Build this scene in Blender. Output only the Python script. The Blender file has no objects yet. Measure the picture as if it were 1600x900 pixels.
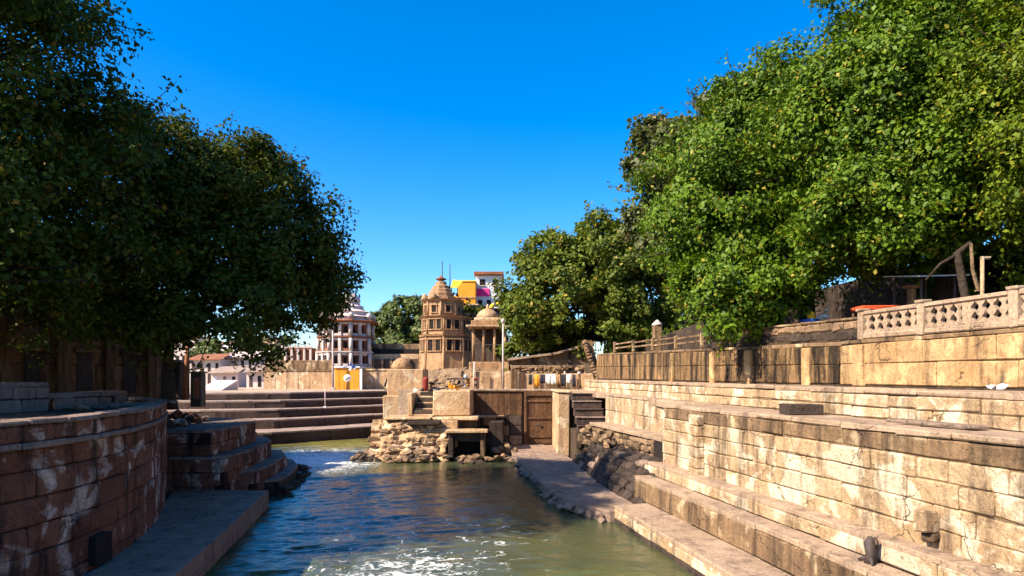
import bpy, bmesh, math, random
import numpy as np
from mathutils import Vector, Matrix

# ------------------------------------------------------------------ camera, sky, sun, exposure
scene = bpy.context.scene
COL = scene.collection
F = 1067.0            # focal length in photo pixels (24 mm on 36 mm)
HZ = 590.0            # horizon row of the photograph
EYE = 6.0             # eye height above the water

cam_d = bpy.data.cameras.new('camera')
cam_d.lens = 24.0
cam_d.sensor_width = 36.0
cam_d.shift_y = 0.0875
cam_d.clip_end = 6000.0
cam = bpy.data.objects.new('camera', cam_d)
cam.location = (0, 0, EYE)
cam.rotation_euler = (math.radians(90), 0, 0)
COL.objects.link(cam)
scene.camera = cam

SUN_EL = math.radians(41)
SUN_AZ = math.atan2(-0.85, -0.47)          # to the left and a little behind the camera
to_sun = Vector((math.cos(SUN_EL) * math.sin(SUN_AZ), math.cos(SUN_EL) * math.cos(SUN_AZ), math.sin(SUN_EL)))

world = bpy.data.worlds.new('World')
scene.world = world
world.use_nodes = True
wn = world.node_tree.nodes
wl = world.node_tree.links
wn.clear()
sky = wn.new('ShaderNodeTexSky')
sky.sky_type = 'NISHITA'
sky.sun_disc = False
sky.sun_elevation = SUN_EL
sky.sun_rotation = SUN_AZ
sky.altitude = 300.0
sky.air_density = 1.0
sky.dust_density = 1.2
sky.ozone_density = 4.0
hs = wn.new('ShaderNodeHueSaturation')
hs.inputs['Hue'].default_value = 0.505
hs.inputs['Saturation'].default_value = 1.46
hs.inputs['Value'].default_value = 1.0
bg = wn.new('ShaderNodeBackground')
bg.inputs['Strength'].default_value = 0.12
wo = wn.new('ShaderNodeOutputWorld')
wl.new(sky.outputs[0], hs.inputs['Color'])
wl.new(hs.outputs[0], bg.inputs['Color'])
wl.new(bg.outputs[0], wo.inputs[0])

sun_d = bpy.data.lights.new('sun', 'SUN')
sun_d.energy = 5.0
sun_d.angle = math.radians(0.5)
sun_d.color = (1.0, 0.86, 0.68)
sun = bpy.data.objects.new('sun', sun_d)
sun.rotation_euler = (-to_sun).to_track_quat('-Z', 'Y').to_euler()
sun.location = to_sun * 100
COL.objects.link(sun)

vs = scene.view_settings
vs.view_transform = 'Standard'
vs.look = 'None'
vs.exposure = 1.25
vs.gamma = 1.0
vs.use_curve_mapping = False
scene.cycles.max_bounces = 6
scene.cycles.diffuse_bounces = 3
scene.cycles.transparent_max_bounces = 4
scene.cycles.use_denoising = True

rng = random.Random(7)

# ------------------------------------------------------------------ materials
def _mix(nt, fac, a, b, blend='MIX'):
    m = nt.nodes.new('ShaderNodeMix')
    m.data_type = 'RGBA'
    m.blend_type = blend
    for sock, v in ((m.inputs[0], fac), (m.inputs[6], a), (m.inputs[7], b)):
        if hasattr(v, 'is_linked') or isinstance(v, bpy.types.NodeSocket):
            nt.links.new(v, sock)
        elif isinstance(v, (int, float)):
            sock.default_value = v
        else:
            sock.default_value = (v[0], v[1], v[2], 1.0)
    return m.outputs[2]

def _noise(nt, vec, scale, detail=4.0, rough=0.6, dist=0.0):
    n = nt.nodes.new('ShaderNodeTexNoise')
    n.inputs['Scale'].default_value = scale
    n.inputs['Detail'].default_value = detail
    n.inputs['Roughness'].default_value = rough
    n.inputs['Distortion'].default_value = dist
    nt.links.new(vec, n.inputs['Vector'])
    return n.outputs['Fac']

def _ramp(nt, v, a, b, lo=0.0, hi=1.0):
    n = nt.nodes.new('ShaderNodeMapRange')
    n.inputs[1].default_value = a
    n.inputs[2].default_value = b
    n.inputs[3].default_value = lo
    n.inputs[4].default_value = hi
    n.clamp = True
    nt.links.new(v, n.inputs[0])
    return n.outputs[0]

def _math(nt, op, a, b=0.0):
    n = nt.nodes.new('ShaderNodeMath')
    n.operation = op
    for i, v in enumerate((a, b)):
        if isinstance(v, (int, float)):
            n.inputs[i].default_value = v
        else:
            nt.links.new(v, n.inputs[i])
    return n.outputs[0]

def _scaled(nt, vec, s):
    n = nt.nodes.new('ShaderNodeVectorMath')
    n.operation = 'MULTIPLY'
    n.inputs[1].default_value = s
    nt.links.new(vec, n.inputs[0])
    return n.outputs[0]

def new_mat(name):
    m = bpy.data.materials.new(name)
    m.use_nodes = True
    nt = m.node_tree
    return m, nt, nt.nodes['Principled BSDF']

def stone(name, base, alt, stain, streak=0.5, patch=None, patch_amt=0.3, patch_scale=0.9,
          rnd=0.3, bump=0.5, scale=1.0, rough=0.92, streak_lo=0.5, speck=0.5, crack=0.8, pits=0.65):
    m, nt, bsdf = new_mat(name)
    geo = nt.nodes.new('ShaderNodeNewGeometry')
    pos = geo.outputs['Position']
    oi = nt.nodes.new('ShaderNodeObjectInfo')
    n1 = _noise(nt, pos, 0.55 * scale, 6, 0.65, 0.3)
    c = _mix(nt, _ramp(nt, n1, 0.35, 0.65), base, alt)
    c = _mix(nt, _ramp(nt, oi.outputs['Random'], 0.2, 1.0, 0.0, 0.55 if rnd > 0 else 0.0), c, tuple(0.6 * x + 0.4 * y for x, y in zip(alt, stain)))
    # blotchy weathering at arm's length
    n2 = _noise(nt, pos, 2.6 * scale, 7, 0.7, 0.4)
    c = _mix(nt, _ramp(nt, n2, 0.42, 0.75, 0.0, 0.55), c, tuple(0.45 * x + 0.35 * y for x, y in zip(alt, stain)))
    if patch is not None:
        n3 = _noise(nt, pos, patch_scale, 5, 0.6, 0.8)
        c = _mix(nt, _ramp(nt, n3, 0.62 - patch_amt * 0.3, 0.70 - patch_amt * 0.3), c, patch)
    # stains that run down the face
    st = _noise(nt, _scaled(nt, pos, (1.5 * scale, 1.5 * scale, 0.22)), 1.0, 6, 0.7, 0.2)
    c = _mix(nt, _ramp(nt, st, streak_lo, streak_lo + 0.17, 0.0, streak), c, stain)
    # hairline cracks and open joints, broken up
    vo = nt.nodes.new('ShaderNodeTexVoronoi')
    vo.feature = 'DISTANCE_TO_EDGE'
    vo.inputs['Scale'].default_value = 0.75 * scale
    wv = nt.nodes.new('ShaderNodeVectorMath'); wv.operation = 'ADD'
    nz = nt.nodes.new('ShaderNodeTexNoise'); nz.inputs['Scale'].default_value = 2.2; nz.inputs['Detail'].default_value = 5
    nt.links.new(pos, nz.inputs['Vector'])
    nt.links.new(pos, wv.inputs[0]); nt.links.new(_scaled(nt, nz.outputs['Color'], (0.7, 0.7, 0.7)), wv.inputs[1])
    nt.links.new(wv.outputs[0], vo.inputs['Vector'])
    ck = _math(nt, 'MULTIPLY', _ramp(nt, vo.outputs['Distance'], 0.014, 0.004), _ramp(nt, n1, 0.48, 0.58))
    c = _mix(nt, _math(nt, 'MULTIPLY', ck, crack), c, tuple(x * 0.5 for x in stain))
    # small dark pits and lichen
    n5 = _noise(nt, pos, 7.0, 6, 0.75, 0.6)
    c = _mix(nt, _ramp(nt, n5, 0.57, 0.68, 0.0, pits), c, stain)
    # grain
    n4 = _noise(nt, pos, 16.0, 5, 0.75)
    g = _ramp(nt, n4, 0.3, 0.75, 1.12, speck)
    gg = nt.nodes.new('ShaderNodeCombineColor')
    for i in range(3):
        nt.links.new(g, gg.inputs[i])
    c = _mix(nt, 1.0, c, gg.outputs[0], 'MULTIPLY')
    r = _ramp(nt, oi.outputs['Random'], 0, 1, 1 - rnd, 1 + rnd * 0.55)
    rr = nt.nodes.new('ShaderNodeCombineColor')
    for i in range(3):
        nt.links.new(r, rr.inputs[i])
    c = _mix(nt, 1.0, c, rr.outputs[0], 'MULTIPLY')
    nt.links.new(c, bsdf.inputs['Base Color'])
    bsdf.inputs['Roughness'].default_value = rough
    bsdf.inputs['Specular IOR Level'].default_value = 0.2
    b1 = _noise(nt, pos, 4.0, 8, 0.7, 0.3)
    bp = nt.nodes.new('ShaderNodeBump')
    bp.inputs['Strength'].default_value = min(1.0, bump * 1.5)
    bp.inputs['Distance'].default_value = 0.2
    b2 = _noise(nt, pos, 22.0, 5, 0.7)
    hh = _math(nt, 'SUBTRACT', _math(nt, 'ADD', b1, _math(nt, 'MULTIPLY', b2, 0.25)), _math(nt, 'MULTIPLY', ck, 0.25))
    nt.links.new(hh, bp.inputs['Height'])
    nt.links.new(bp.outputs[0], bsdf.inputs['Normal'])
    return m

def plain(name, col, rough=0.8, var=0.25, scale=2.0, metal=0.0, bump=0.15):
    m, nt, bsdf = new_mat(name)
    tc = nt.nodes.new('ShaderNodeNewGeometry')
    n = _noise(nt, tc.outputs['Position'], scale, 6, 0.65)
    c = _mix(nt, _ramp(nt, n, 0.3, 0.7), tuple(x * (1 - var) for x in col), tuple(min(0.95, x * (1 + var)) for x in col))
    n2 = _noise(nt, tc.outputs['Position'], scale * 9, 4, 0.7)
    c = _mix(nt, _ramp(nt, n2, 0.5, 0.8, 0, 0.4), c, tuple(x * 0.5 for x in col))
    nt.links.new(c, bsdf.inputs['Base Color'])
    bsdf.inputs['Roughness'].default_value = rough
    bsdf.inputs['Metallic'].default_value = metal
    bsdf.inputs['Specular IOR Level'].default_value = 0.25
    bp = nt.nodes.new('ShaderNodeBump')
    bp.inputs['Strength'].default_value = bump
    bp.inputs['Distance'].default_value = 0.05
    nt.links.new(n2, bp.inputs['Height'])
    nt.links.new(bp.outputs[0], bsdf.inputs['Normal'])
    return m

def leaf_mat(name, dark, light, tip, trans=0.35, spec=0.3):
    m, nt, bsdf = new_mat(name)
    at = nt.nodes.new('ShaderNodeAttribute')
    at.attribute_name = 'leaf_tone'
    v = at.outputs['Fac']
    c = _mix(nt, _ramp(nt, v, 0.0, 0.85), dark, light)
    c = _mix(nt, _ramp(nt, v, 0.93, 0.97), c, tip)
    nt.links.new(c, bsdf.inputs['Base Color'])
    bsdf.inputs['Roughness'].default_value = 0.55
    bsdf.inputs['Specular IOR Level'].default_value = spec
    tr = nt.nodes.new('ShaderNodeBsdfTranslucent')
    nt.links.new(_mix(nt, 1.0, c, (1.0, 1.0, 0.45), 'MULTIPLY'), tr.inputs['Color'])
    ms = nt.nodes.new('ShaderNodeMixShader')
    ms.inputs[0].default_value = trans
    nt.links.new(bsdf.outputs[0], ms.inputs[1])
    nt.links.new(tr.outputs[0], ms.inputs[2])
    nt.links.new(ms.outputs[0], nt.nodes['Material Output'].inputs[0])
    return m

M = {}
M['cream'] = stone('cream_sandstone', (0.70, 0.51, 0.31), (0.58, 0.38, 0.20), (0.11, 0.075, 0.05), 0.85,
                   patch=(0.80, 0.66, 0.46), patch_amt=0.42, rnd=0.22, streak_lo=0.495)
M['band'] = stone('weathered_band_stone', (0.42, 0.27, 0.14), (0.30, 0.185, 0.10), (0.07, 0.045, 0.03), 0.85,
                  patch=(0.60, 0.44, 0.26), patch_amt=0.22, rnd=0.35, streak_lo=0.46)
M['tread'] = stone('worn_tread_stone', (0.58, 0.42, 0.285), (0.49, 0.34, 0.22), (0.16, 0.11, 0.08), 0.7, rnd=0.2, bump=0.4, streak_lo=0.48)
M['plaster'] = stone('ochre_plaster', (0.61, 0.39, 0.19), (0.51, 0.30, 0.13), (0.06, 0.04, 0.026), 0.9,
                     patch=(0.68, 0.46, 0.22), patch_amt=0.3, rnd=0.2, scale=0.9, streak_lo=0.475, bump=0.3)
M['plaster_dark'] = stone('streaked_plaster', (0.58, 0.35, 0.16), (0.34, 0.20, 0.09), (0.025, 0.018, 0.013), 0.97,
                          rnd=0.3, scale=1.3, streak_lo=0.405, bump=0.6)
M['red'] = stone('red_sandstone', (0.44, 0.185, 0.105), (0.32, 0.125, 0.07), (0.04, 0.024, 0.018), 0.9,
                 patch=(0.78, 0.60, 0.48), patch_amt=0.30, patch_scale=0.8, rnd=0.40, bump=0.7, streak_lo=0.48)
M['redtop'] = stone('grey_coping_stone', (0.44, 0.31, 0.235), (0.34, 0.235, 0.18), (0.06, 0.045, 0.04), 0.6, rnd=0.25)
M['grey'] = stone('grey_flagstone', (0.52, 0.365, 0.265), (0.42, 0.29, 0.21), (0.09, 0.07, 0.06), 0.6, rnd=0.22, bump=0.7)
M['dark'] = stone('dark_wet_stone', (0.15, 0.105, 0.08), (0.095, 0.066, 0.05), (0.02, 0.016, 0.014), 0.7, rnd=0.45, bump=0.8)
M['mortar'] = stone('mortar', (0.15, 0.10, 0.06), (0.09, 0.06, 0.036), (0.03, 0.022, 0.016), 0.7, rnd=0.0, bump=0.8)
M['mortar_red'] = stone('red_mortar', (0.07, 0.032, 0.022), (0.04, 0.02, 0.016), (0.015, 0.01, 0.008), 0.6, rnd=0.0, bump=0.8)
M['pier'] = stone('pale_plaster', (0.70, 0.47, 0.27), (0.60, 0.38, 0.20), (0.20, 0.12, 0.07), 0.6, rnd=0.15, bump=0.35,
                  patch=(0.78, 0.60, 0.39), patch_amt=0.3, pits=0.5)
M['rock'] = stone('tan_rubble', (0.58, 0.39, 0.23), (0.40, 0.25, 0.14), (0.08, 0.055, 0.04), 0.6, rnd=0.5, bump=0.9)
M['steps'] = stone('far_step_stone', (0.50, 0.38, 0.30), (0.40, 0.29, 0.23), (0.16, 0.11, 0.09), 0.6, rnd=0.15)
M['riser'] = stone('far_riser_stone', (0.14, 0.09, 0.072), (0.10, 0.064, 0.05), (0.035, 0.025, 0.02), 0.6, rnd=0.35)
M['gate'] = stone('brown_gate_wood', (0.24, 0.125, 0.062), (0.15, 0.075, 0.038), (0.04, 0.022, 0.015), 0.7, rnd=0.35, scale=1.6)
M['tower'] = stone('tower_sandstone', (0.66, 0.41, 0.22), (0.52, 0.30, 0.15), (0.14, 0.08, 0.05), 0.7, rnd=0.14, scale=1.2)
M['temple'] = stone('temple_whitewash', (0.84, 0.76, 0.70), (0.72, 0.60, 0.53), (0.28, 0.17, 0.12), 0.45, rnd=0.12)
M['temple_red'] = stone('temple_red_stone', (0.46, 0.19, 0.10), (0.34, 0.13, 0.065), (0.12, 0.05, 0.03), 0.5, rnd=0.25)
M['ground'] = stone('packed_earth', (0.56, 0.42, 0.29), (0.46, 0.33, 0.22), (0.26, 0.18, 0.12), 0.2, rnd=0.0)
M['shade_ground'] = stone('shaded_earth', (0.13, 0.09, 0.06), (0.09, 0.065, 0.045), (0.04, 0.03, 0.02), 0.3, rnd=0.0)  # earth colour darkened for the shade under the trees
M['bed'] = stone('river_bed', (0.10, 0.095, 0.05), (0.07, 0.07, 0.035), (0.03, 0.03, 0.02), 0.3, rnd=0.0)
M['bark'] = stone('bark', (0.10, 0.07, 0.05), (0.07, 0.05, 0.035), (0.02, 0.015, 0.012), 0.7, rnd=0.2, bump=1.0, scale=2)
M['joint'] = stone('pale_joint_mortar', (0.40, 0.27, 0.155), (0.28, 0.18, 0.10), (0.06, 0.04, 0.028), 0.8, rnd=0.0, bump=0.8)
M['housewall'] = stone('old_house_stone', (0.36, 0.20, 0.095), (0.23, 0.13, 0.065), (0.04, 0.027, 0.018), 0.9, rnd=0.35, streak_lo=0.44)
M['void'] = plain('recess_shade', (0.018, 0.013, 0.011), 0.95)  # near-black paint for the shade inside windows, doors and niches
M['iron'] = plain('rusty_iron', (0.06, 0.045, 0.04), 0.6, 0.4, 6)
M['white'] = plain('white_paint', (0.78, 0.76, 0.72), 0.6, 0.08, 3)
M['orange'] = plain('orange_paint', (0.72, 0.28, 0.02), 0.7, 0.15, 1.2)
M['yellow'] = plain('yellow_cloth', (0.80, 0.46, 0.03), 0.8, 0.12, 2)
M['pink'] = plain('magenta_paint', (0.62, 0.03, 0.22), 0.7, 0.1, 2)
M['blue'] = plain('blue_plastic', (0.02, 0.09, 0.42), 0.45, 0.1, 2)
M['redcloth'] = plain('red_cloth', (0.45, 0.07, 0.02), 0.85, 0.2, 3)
M['darkcloth'] = plain('dark_cloth', (0.03, 0.03, 0.04), 0.9, 0.2, 3)
M['brick_red'] = plain('maroon_paint', (0.22, 0.03, 0.02), 0.8, 0.2, 3)
M['palegrey'] = plain('pale_grey_sheet', (0.62, 0.63, 0.66), 0.6, 0.12, 0.8)
M['pinkslab'] = plain('pink_concrete', (0.62, 0.48, 0.43), 0.9, 0.08, 0.6)
M['leaf_dark'] = leaf_mat('deep_green_leaves', (0.030, 0.048, 0.008), (0.075, 0.110, 0.012), (0.18, 0.11, 0.018), 0.30, 0.1)
M['leaf_left'] = leaf_mat('olive_green_leaves', (0.034, 0.05, 0.008), (0.085, 0.112, 0.014), (0.20, 0.12, 0.02), 0.30, 0.1)
M['leaf_bright'] = leaf_mat('bright_green_leaves', (0.024, 0.060, 0.005), (0.135, 0.22, 0.009), (0.27, 0.23, 0.025), 0.26, 0.2)
M['leaf_bright2'] = leaf_mat('yellow_green_leaves', (0.028, 0.060, 0.005), (0.17, 0.23, 0.010), (0.30, 0.24, 0.025), 0.26, 0.2)
M['leaf_olive'] = leaf_mat('dusty_olive_leaves', (0.055, 0.075, 0.022), (0.13, 0.145, 0.045), (0.24, 0.17, 0.06), 0.3)
M['leaf_mid'] = leaf_mat('mid_green_leaves', (0.045, 0.075, 0.010), (0.16, 0.20, 0.022), (0.30, 0.23, 0.04), 0.32, 0.2)
M['leaf_far'] = leaf_mat('far_green_leaves', (0.05, 0.08, 0.02), (0.14, 0.18, 0.05), (0.30, 0.28, 0.14), 0.3)

# ------------------------------------------------------------------ object helpers
WM = {}

def _finish(o, parent, mat, world):
    COL.objects.link(o)
    if mat is not None and o.type == 'MESH' and len(o.data.materials) == 0:
        o.data.materials.append(M[mat])
    world = world if world is not None else Matrix.Identity(4)
    if parent is not None:
        o.parent = parent
        o.matrix_parent_inverse = WM[parent.name].inverted()
    o.matrix_basis = world
    WM[o.name] = world.copy()
    return o

def thing(name, label, cat, loc=(0, 0, 0), group=None):
    o = bpy.data.objects.new(name, None)
    o.empty_display_size = 0.3
    _finish(o, None, None, Matrix.Translation(loc))
    return tag(o, label, cat, group)

def tag(o, label=None, cat=None, group=None, kind=None):
    if label: o['label'] = label
    if cat: o['category'] = cat
    if group: o['group'] = group
    if kind: o['kind'] = kind
    return o

def add(name, me, mat=None, parent=None, world=None):
    return _finish(bpy.data.objects.new(name, me), parent, mat, world)

def mesh_from(name, verts, faces, smooth=False):
    me = bpy.data.meshes.new(name)
    me.from_pydata([tuple(v) for v in verts], [], faces)
    if smooth:
        me.polygons.foreach_set('use_smooth', [True] * len(me.polygons))
    me.update()
    return me

def P(px, py, Y):
    return Vector(((px - 800) / F * Y, Y, EYE - (py - HZ) / F * Y))

def X(px, Y):
    return (px - 800) / F * Y

def Z(py, Y):
    return EYE - (py - HZ) / F * Y

# chamfered, slightly uneven block; meshes are shared between blocks of like size
BLOCKS = {}
def block_mesh(L, D, H, mat, ch=0.025, jit=0.012, var=0):
    L = max(0.1, round(L / 0.12) * 0.12); D = max(0.05, round(D / 0.05) * 0.05); H = max(0.05, round(H / 0.04) * 0.04)
    key = (round(L, 2), round(D, 2), round(H, 2), mat, round(ch, 3), round(jit, 3), var)
    if key in BLOCKS:
        return BLOCKS[key], L, D, H
    r = random.Random(hash(key[:3]) + var * 977)
    hx, hy, hz = L / 2, D / 2, H / 2
    c = min(ch, 0.3 * min(L, D, H))
    V = []; idx = {}
    for sx in (-1, 1):
        for sy in (-1, 1):
            for sz in (-1, 1):
                j = (r.uniform(-jit, jit), r.uniform(-jit, jit), r.uniform(-jit, jit))
                cc = c * r.uniform(0.6, 1.6)
                for a in range(3):
                    p = [sx * (hx - cc), sy * (hy - cc), sz * (hz - cc)]
                    p[a] = (sx * hx, sy * hy, sz * hz)[a]
                    idx[(sx, sy, sz, a)] = len(V)
                    V.append((p[0] + j[0], p[1] + j[1], p[2] + j[2]))
    Fc = []
    def quad(ks):
        Fc.append([idx[k] for k in ks])
    for s in (-1, 1):
        q = [(s, -1, -1, 0), (s, 1, -1, 0), (s, 1, 1, 0), (s, -1, 1, 0)]; quad(q if s > 0 else q[::-1])
        q = [(-1, s, -1, 1), (-1, s, 1, 1), (1, s, 1, 1), (1, s, -1, 1)]; quad(q if s > 0 else q[::-1])
        q = [(-1, -1, s, 2), (1, -1, s, 2), (1, 1, s, 2), (-1, 1, s, 2)]; quad(q if s > 0 else q[::-1])
    for s in (-1, 1):
        for t in (-1, 1):
            quad([(s, t, -1, 0), (s, t, -1, 1), (s, t, 1, 1), (s, t, 1, 0)] if s * t > 0 else [(s, t, -1, 1), (s, t, -1, 0), (s, t, 1, 0), (s, t, 1, 1)])
            quad([(s, -1, t, 2), (s, -1, t, 0), (s, 1, t, 0), (s, 1, t, 2)] if s * t < 0 else [(s, -1, t, 0), (s, -1, t, 2), (s, 1, t, 2), (s, 1, t, 0)])
            quad([(-1, s, t, 1), (-1, s, t, 2), (1, s, t, 2), (1, s, t, 1)] if s * t < 0 else [(-1, s, t, 2), (-1, s, t, 1), (1, s, t, 1), (1, s, t, 2)])
    for sx in (-1, 1):
        for sy in (-1, 1):
            for sz in (-1, 1):
                t = [idx[(sx, sy, sz, 0)], idx[(sx, sy, sz, 1)], idx[(sx, sy, sz, 2)]]
                Fc.append(t if sx * sy * sz > 0 else t[::-1])
    me = mesh_from('block', V, Fc)
    me.materials.append(M[mat])
    BLOCKS[key] = me
    return me, L, D, H

def block(name, cx, cy, cz, L, D, H, mat, parent=None, ang=0.0, ch=0.025, jit=0.012, pitch=0.0, roll=0.0):
    me, l, d, h = block_mesh(L, D, H, mat, ch, jit, rng.randrange(3))
    w = Matrix.Translation((cx, cy, cz)) @ Matrix.Rotation(ang, 4, 'Z') @ Matrix.Rotation(pitch, 4, 'Y') @ Matrix.Rotation(roll, 4, 'X') @ Matrix.Diagonal((L / l, D / d, H / h, 1))
    return add(name, me, None, parent, w)

def box(name, x0, x1, y0, y1, z0, z1, mat, parent=None, ch=0.02, jit=0.0):
    return block(name, (x0 + x1) / 2, (y0 + y1) / 2, (z0 + z1) / 2, x1 - x0, y1 - y0, z1 - z0, mat, parent, 0.0, ch, jit)

class Path:
    def __init__(self, pts):
        self.p = [Vector((a, b)) for a, b in pts]
        self.s = [0.0]
        for a, b in zip(self.p, self.p[1:]):
            self.s.append(self.s[-1] + (b - a).length)
        self.L = self.s[-1]
    def at(self, s):
        s = min(max(s, 0.0), self.L)
        for i in range(len(self.p) - 1):
            if s <= self.s[i + 1] or i == len(self.p) - 2:
                k = (s - self.s[i]) / (self.s[i + 1] - self.s[i])
                return self.p[i].lerp(self.p[i + 1], k)
    def offset(self, d):          # to the left of travel
        out = []
        n = len(self.p)
        for i in range(n):
            a = self.p[max(i - 1, 0)]; b = self.p[min(i + 1, n - 1)]
            t = (b - a).normalized()
            out.append(self.p[i] + Vector((-t.y, t.x)) * d)
        return out

def smooth_path(pts, n=24):
    pts = [Vector(p) for p in pts]
    out = []
    ext = [pts[0] * 2 - pts[1]] + pts + [pts[-1] * 2 - pts[-2]]
    per = max(2, n // (len(pts) - 1))
    for i in range(1, len(ext) - 2):
        p0, p1, p2, p3 = ext[i - 1:i + 3]
        for k in range(per):
            t = k / per
            out.append(0.5 * ((2 * p1) + (p2 - p0) * t + (2 * p0 - 5 * p1 + 4 * p2 - p3) * t * t + (3 * p1 - p0 - 3 * p2 + p3) * t ** 3))
    out.append(pts[-1])
    return [(p.x, p.y) for p in out]

def lin(v, t):
    if isinstance(v, (int, float)):
        return v
    if callable(v):
        return v(t)
    return v[0] + (v[1] - v[0]) * t

def core(name, path, side, thick, zb, zt, mat, parent, inset=0.05):
    A = path.offset(-side * inset); B = path.offset(-side * (inset + thick))
    V = []; Fc = []
    n = len(A)
    for i in range(n):
        t = path.s[i] / path.L
        for q, zz in ((A[i], zb), (A[i], zt), (B[i], zt), (B[i], zb)):
            V.append((q.x, q.y, lin(zz, t)))
    for i in range(n - 1):
        a = 4 * i; b = a + 4
        for k in range(4):
            k2 = (k + 1) % 4
            Fc.append([a + k, a + k2, b + k2, b + k])
    Fc.append([0, 1, 2, 3]); Fc.append([4 * n - 4, 4 * n - 1, 4 * n - 2, 4 * n - 3])
    me = mesh_from(name, V, Fc)
    bm = bmesh.new(); bm.from_mesh(me); bmesh.ops.recalc_face_normals(bm, faces=bm.faces); bm.to_mesh(me); bm.free()
    return add(name, me, mat, parent)

def courses(path, side, zb, zt, fracs, Lr, depth, mats, parent, name='stone', gap=0.018, proud=0.03, seed=1, s0=0.0, s1=None, ch=0.03, jit=0.015, skip=0.0):
    r = random.Random(seed)
    s1 = path.L if s1 is None else s1
    tot = sum(fracs)
    acc = 0.0
    for ci, f in enumerate(fracs):
        f0, f1 = acc / tot, (acc + f) / tot
        acc += f
        mat = mats[ci] if isinstance(mats, (list, tuple)) else mats
        s = s0 - r.uniform(0, Lr[0] * 0.6)
        while s < s1 - 0.05:
            L = r.uniform(*Lr)
            a, b = max(s, s0), min(s + L, s1)
            if s1 - b < Lr[0] * 0.35:
                b = s1
            s = b
            if b - a < 0.12 or r.random() < skip:
                continue
            pa, pb = path.at(a), path.at(b)
            t = ((a + b) / 2) / path.L
            z0, z1 = lin(zb, t), lin(zt, t)
            za, zc = z0 + (z1 - z0) * f0, z0 + (z1 - z0) * f1
            d = (pb - pa); ln = d.length; d.normalize()
            nrm = Vector((-d.y, d.x)) * side
            dp = depth
            c = (pa + pb) / 2 + nrm * (r.uniform(-proud, proud) * 0.5 - dp / 2 + 0.01)
            slope = 0.0
            ta, tb = a / path.L, b / path.L
            dz = (lin(zb, tb) + (lin(zt, tb) - lin(zb, tb)) * (f0 + f1) / 2) - (lin(zb, ta) + (lin(zt, ta) - lin(zb, ta)) * (f0 + f1) / 2)
            slope = -math.atan2(dz, ln)
            block(name, c.x, c.y, (za + zc) / 2, ln - gap, dp, zc - za - gap, mat, parent, math.atan2(d.y, d.x) + r.gauss(0, 0.006), ch, jit, slope + r.gauss(0, 0.004), r.gauss(0, 0.018))

def slab_quad(name, q, z, th, mat, parent, ch=0.03):
    """flagstone from four plan corners; z a number or four numbers"""
    zs = [z] * 4 if isinstance(z, (int, float)) else z
    cx = sum(p[0] for p in q) / 4; cy = sum(p[1] for p in q) / 4; cz = sum(zs) / 4
    V = []
    for k, (p, zz) in enumerate(zip(q, zs)):
        v = Vector((p[0] - cx, p[1] - cy)); l = v.length
        w = v * max(0.0, (l - ch * 1.4) / l)
        V.append((w.x, w.y, zz - cz)); V.append((v.x, v.y, zz - cz - ch)); V.append((v.x, v.y, zz - cz - th))
    Fc = [[0, 3, 6, 9], [11, 8, 5, 2]]
    for k in range(4):
        a = 3 * k; b = 3 * ((k + 1) % 4)
        Fc.append([a, a + 1, b + 1, b]); Fc.append([a + 1, a + 2, b + 2, b + 1])
    me = mesh_from(name, V, Fc)
    bm = bmesh.new(); bm.from_mesh(me); bmesh.ops.recalc_face_normals(bm, faces=bm.faces); bm.to_mesh(me); bm.free()
    return add(name, me, mat, parent, Matrix.Translation((cx, cy, cz)))

def paving(parent, A, B, z, th, mat, step=1.8, cols=2, seed=3, gap=0.012, jit=0.12, zj=0.012, name='flagstone', drop=0.0):
    """flagstones between two plan paths A and B (same length order)"""
    r = random.Random(seed)
    n = max(1, int(round(A.L / step)))
    rows = []
    for i in range(n + 1):
        t = i / n
        if 0 < i < n: t += r.uniform(-jit, jit) / n
        rows.append(t)
    for i in range(n):
        cuts = [0.0] + [min(0.9, max(0.1, (k + 1) / cols + r.uniform(-jit, jit))) for k in range(cols - 1)] + [1.0]
        for k in range(cols):
            q = []
            for (t, c) in ((rows[i], cuts[k]), (rows[i], cuts[k + 1]), (rows[i + 1], cuts[k + 1]), (rows[i + 1], cuts[k])):
                q.append(A.at(t * A.L).lerp(B.at(t * B.L), c))
            ctr = sum(q, Vector((0, 0))) / 4
            q = [p + (ctr - p).normalized() * gap for p in q]
            tm = (rows[i] + rows[i + 1]) / 2
            zz = lin(z, tm) + r.uniform(-zj, zj)
            slab_quad(name, q, [zz + r.uniform(-zj, zj) * 0.6 - drop for _ in range(4)], th, mat, parent)

def poly_sheet(name, pts, z, mat, kind='structure', thick=None):
    n = len(pts)
    if thick:
        V = [(x, y, z) for x, y in pts] + [(x, y, z - thick) for x, y in pts]
        Fc = [list(range(n)), list(range(2 * n - 1, n - 1, -1))] + [[i, (i + 1) % n, n + (i + 1) % n, n + i] for i in range(n)]
    else:
        V = [(x, y, z) for x, y in pts]; Fc = [list(range(n))]
    me = mesh_from(name, V, Fc)
    bm = bmesh.new(); bm.from_mesh(me); bmesh.ops.recalc_face_normals(bm, faces=bm.faces); bm.to_mesh(me); bm.free()
    if not thick and me.polygons[0].normal.z < 0:
        me.flip_normals()
    o = add(name, me, mat)
    if kind: o['kind'] = kind
    return o

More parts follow.
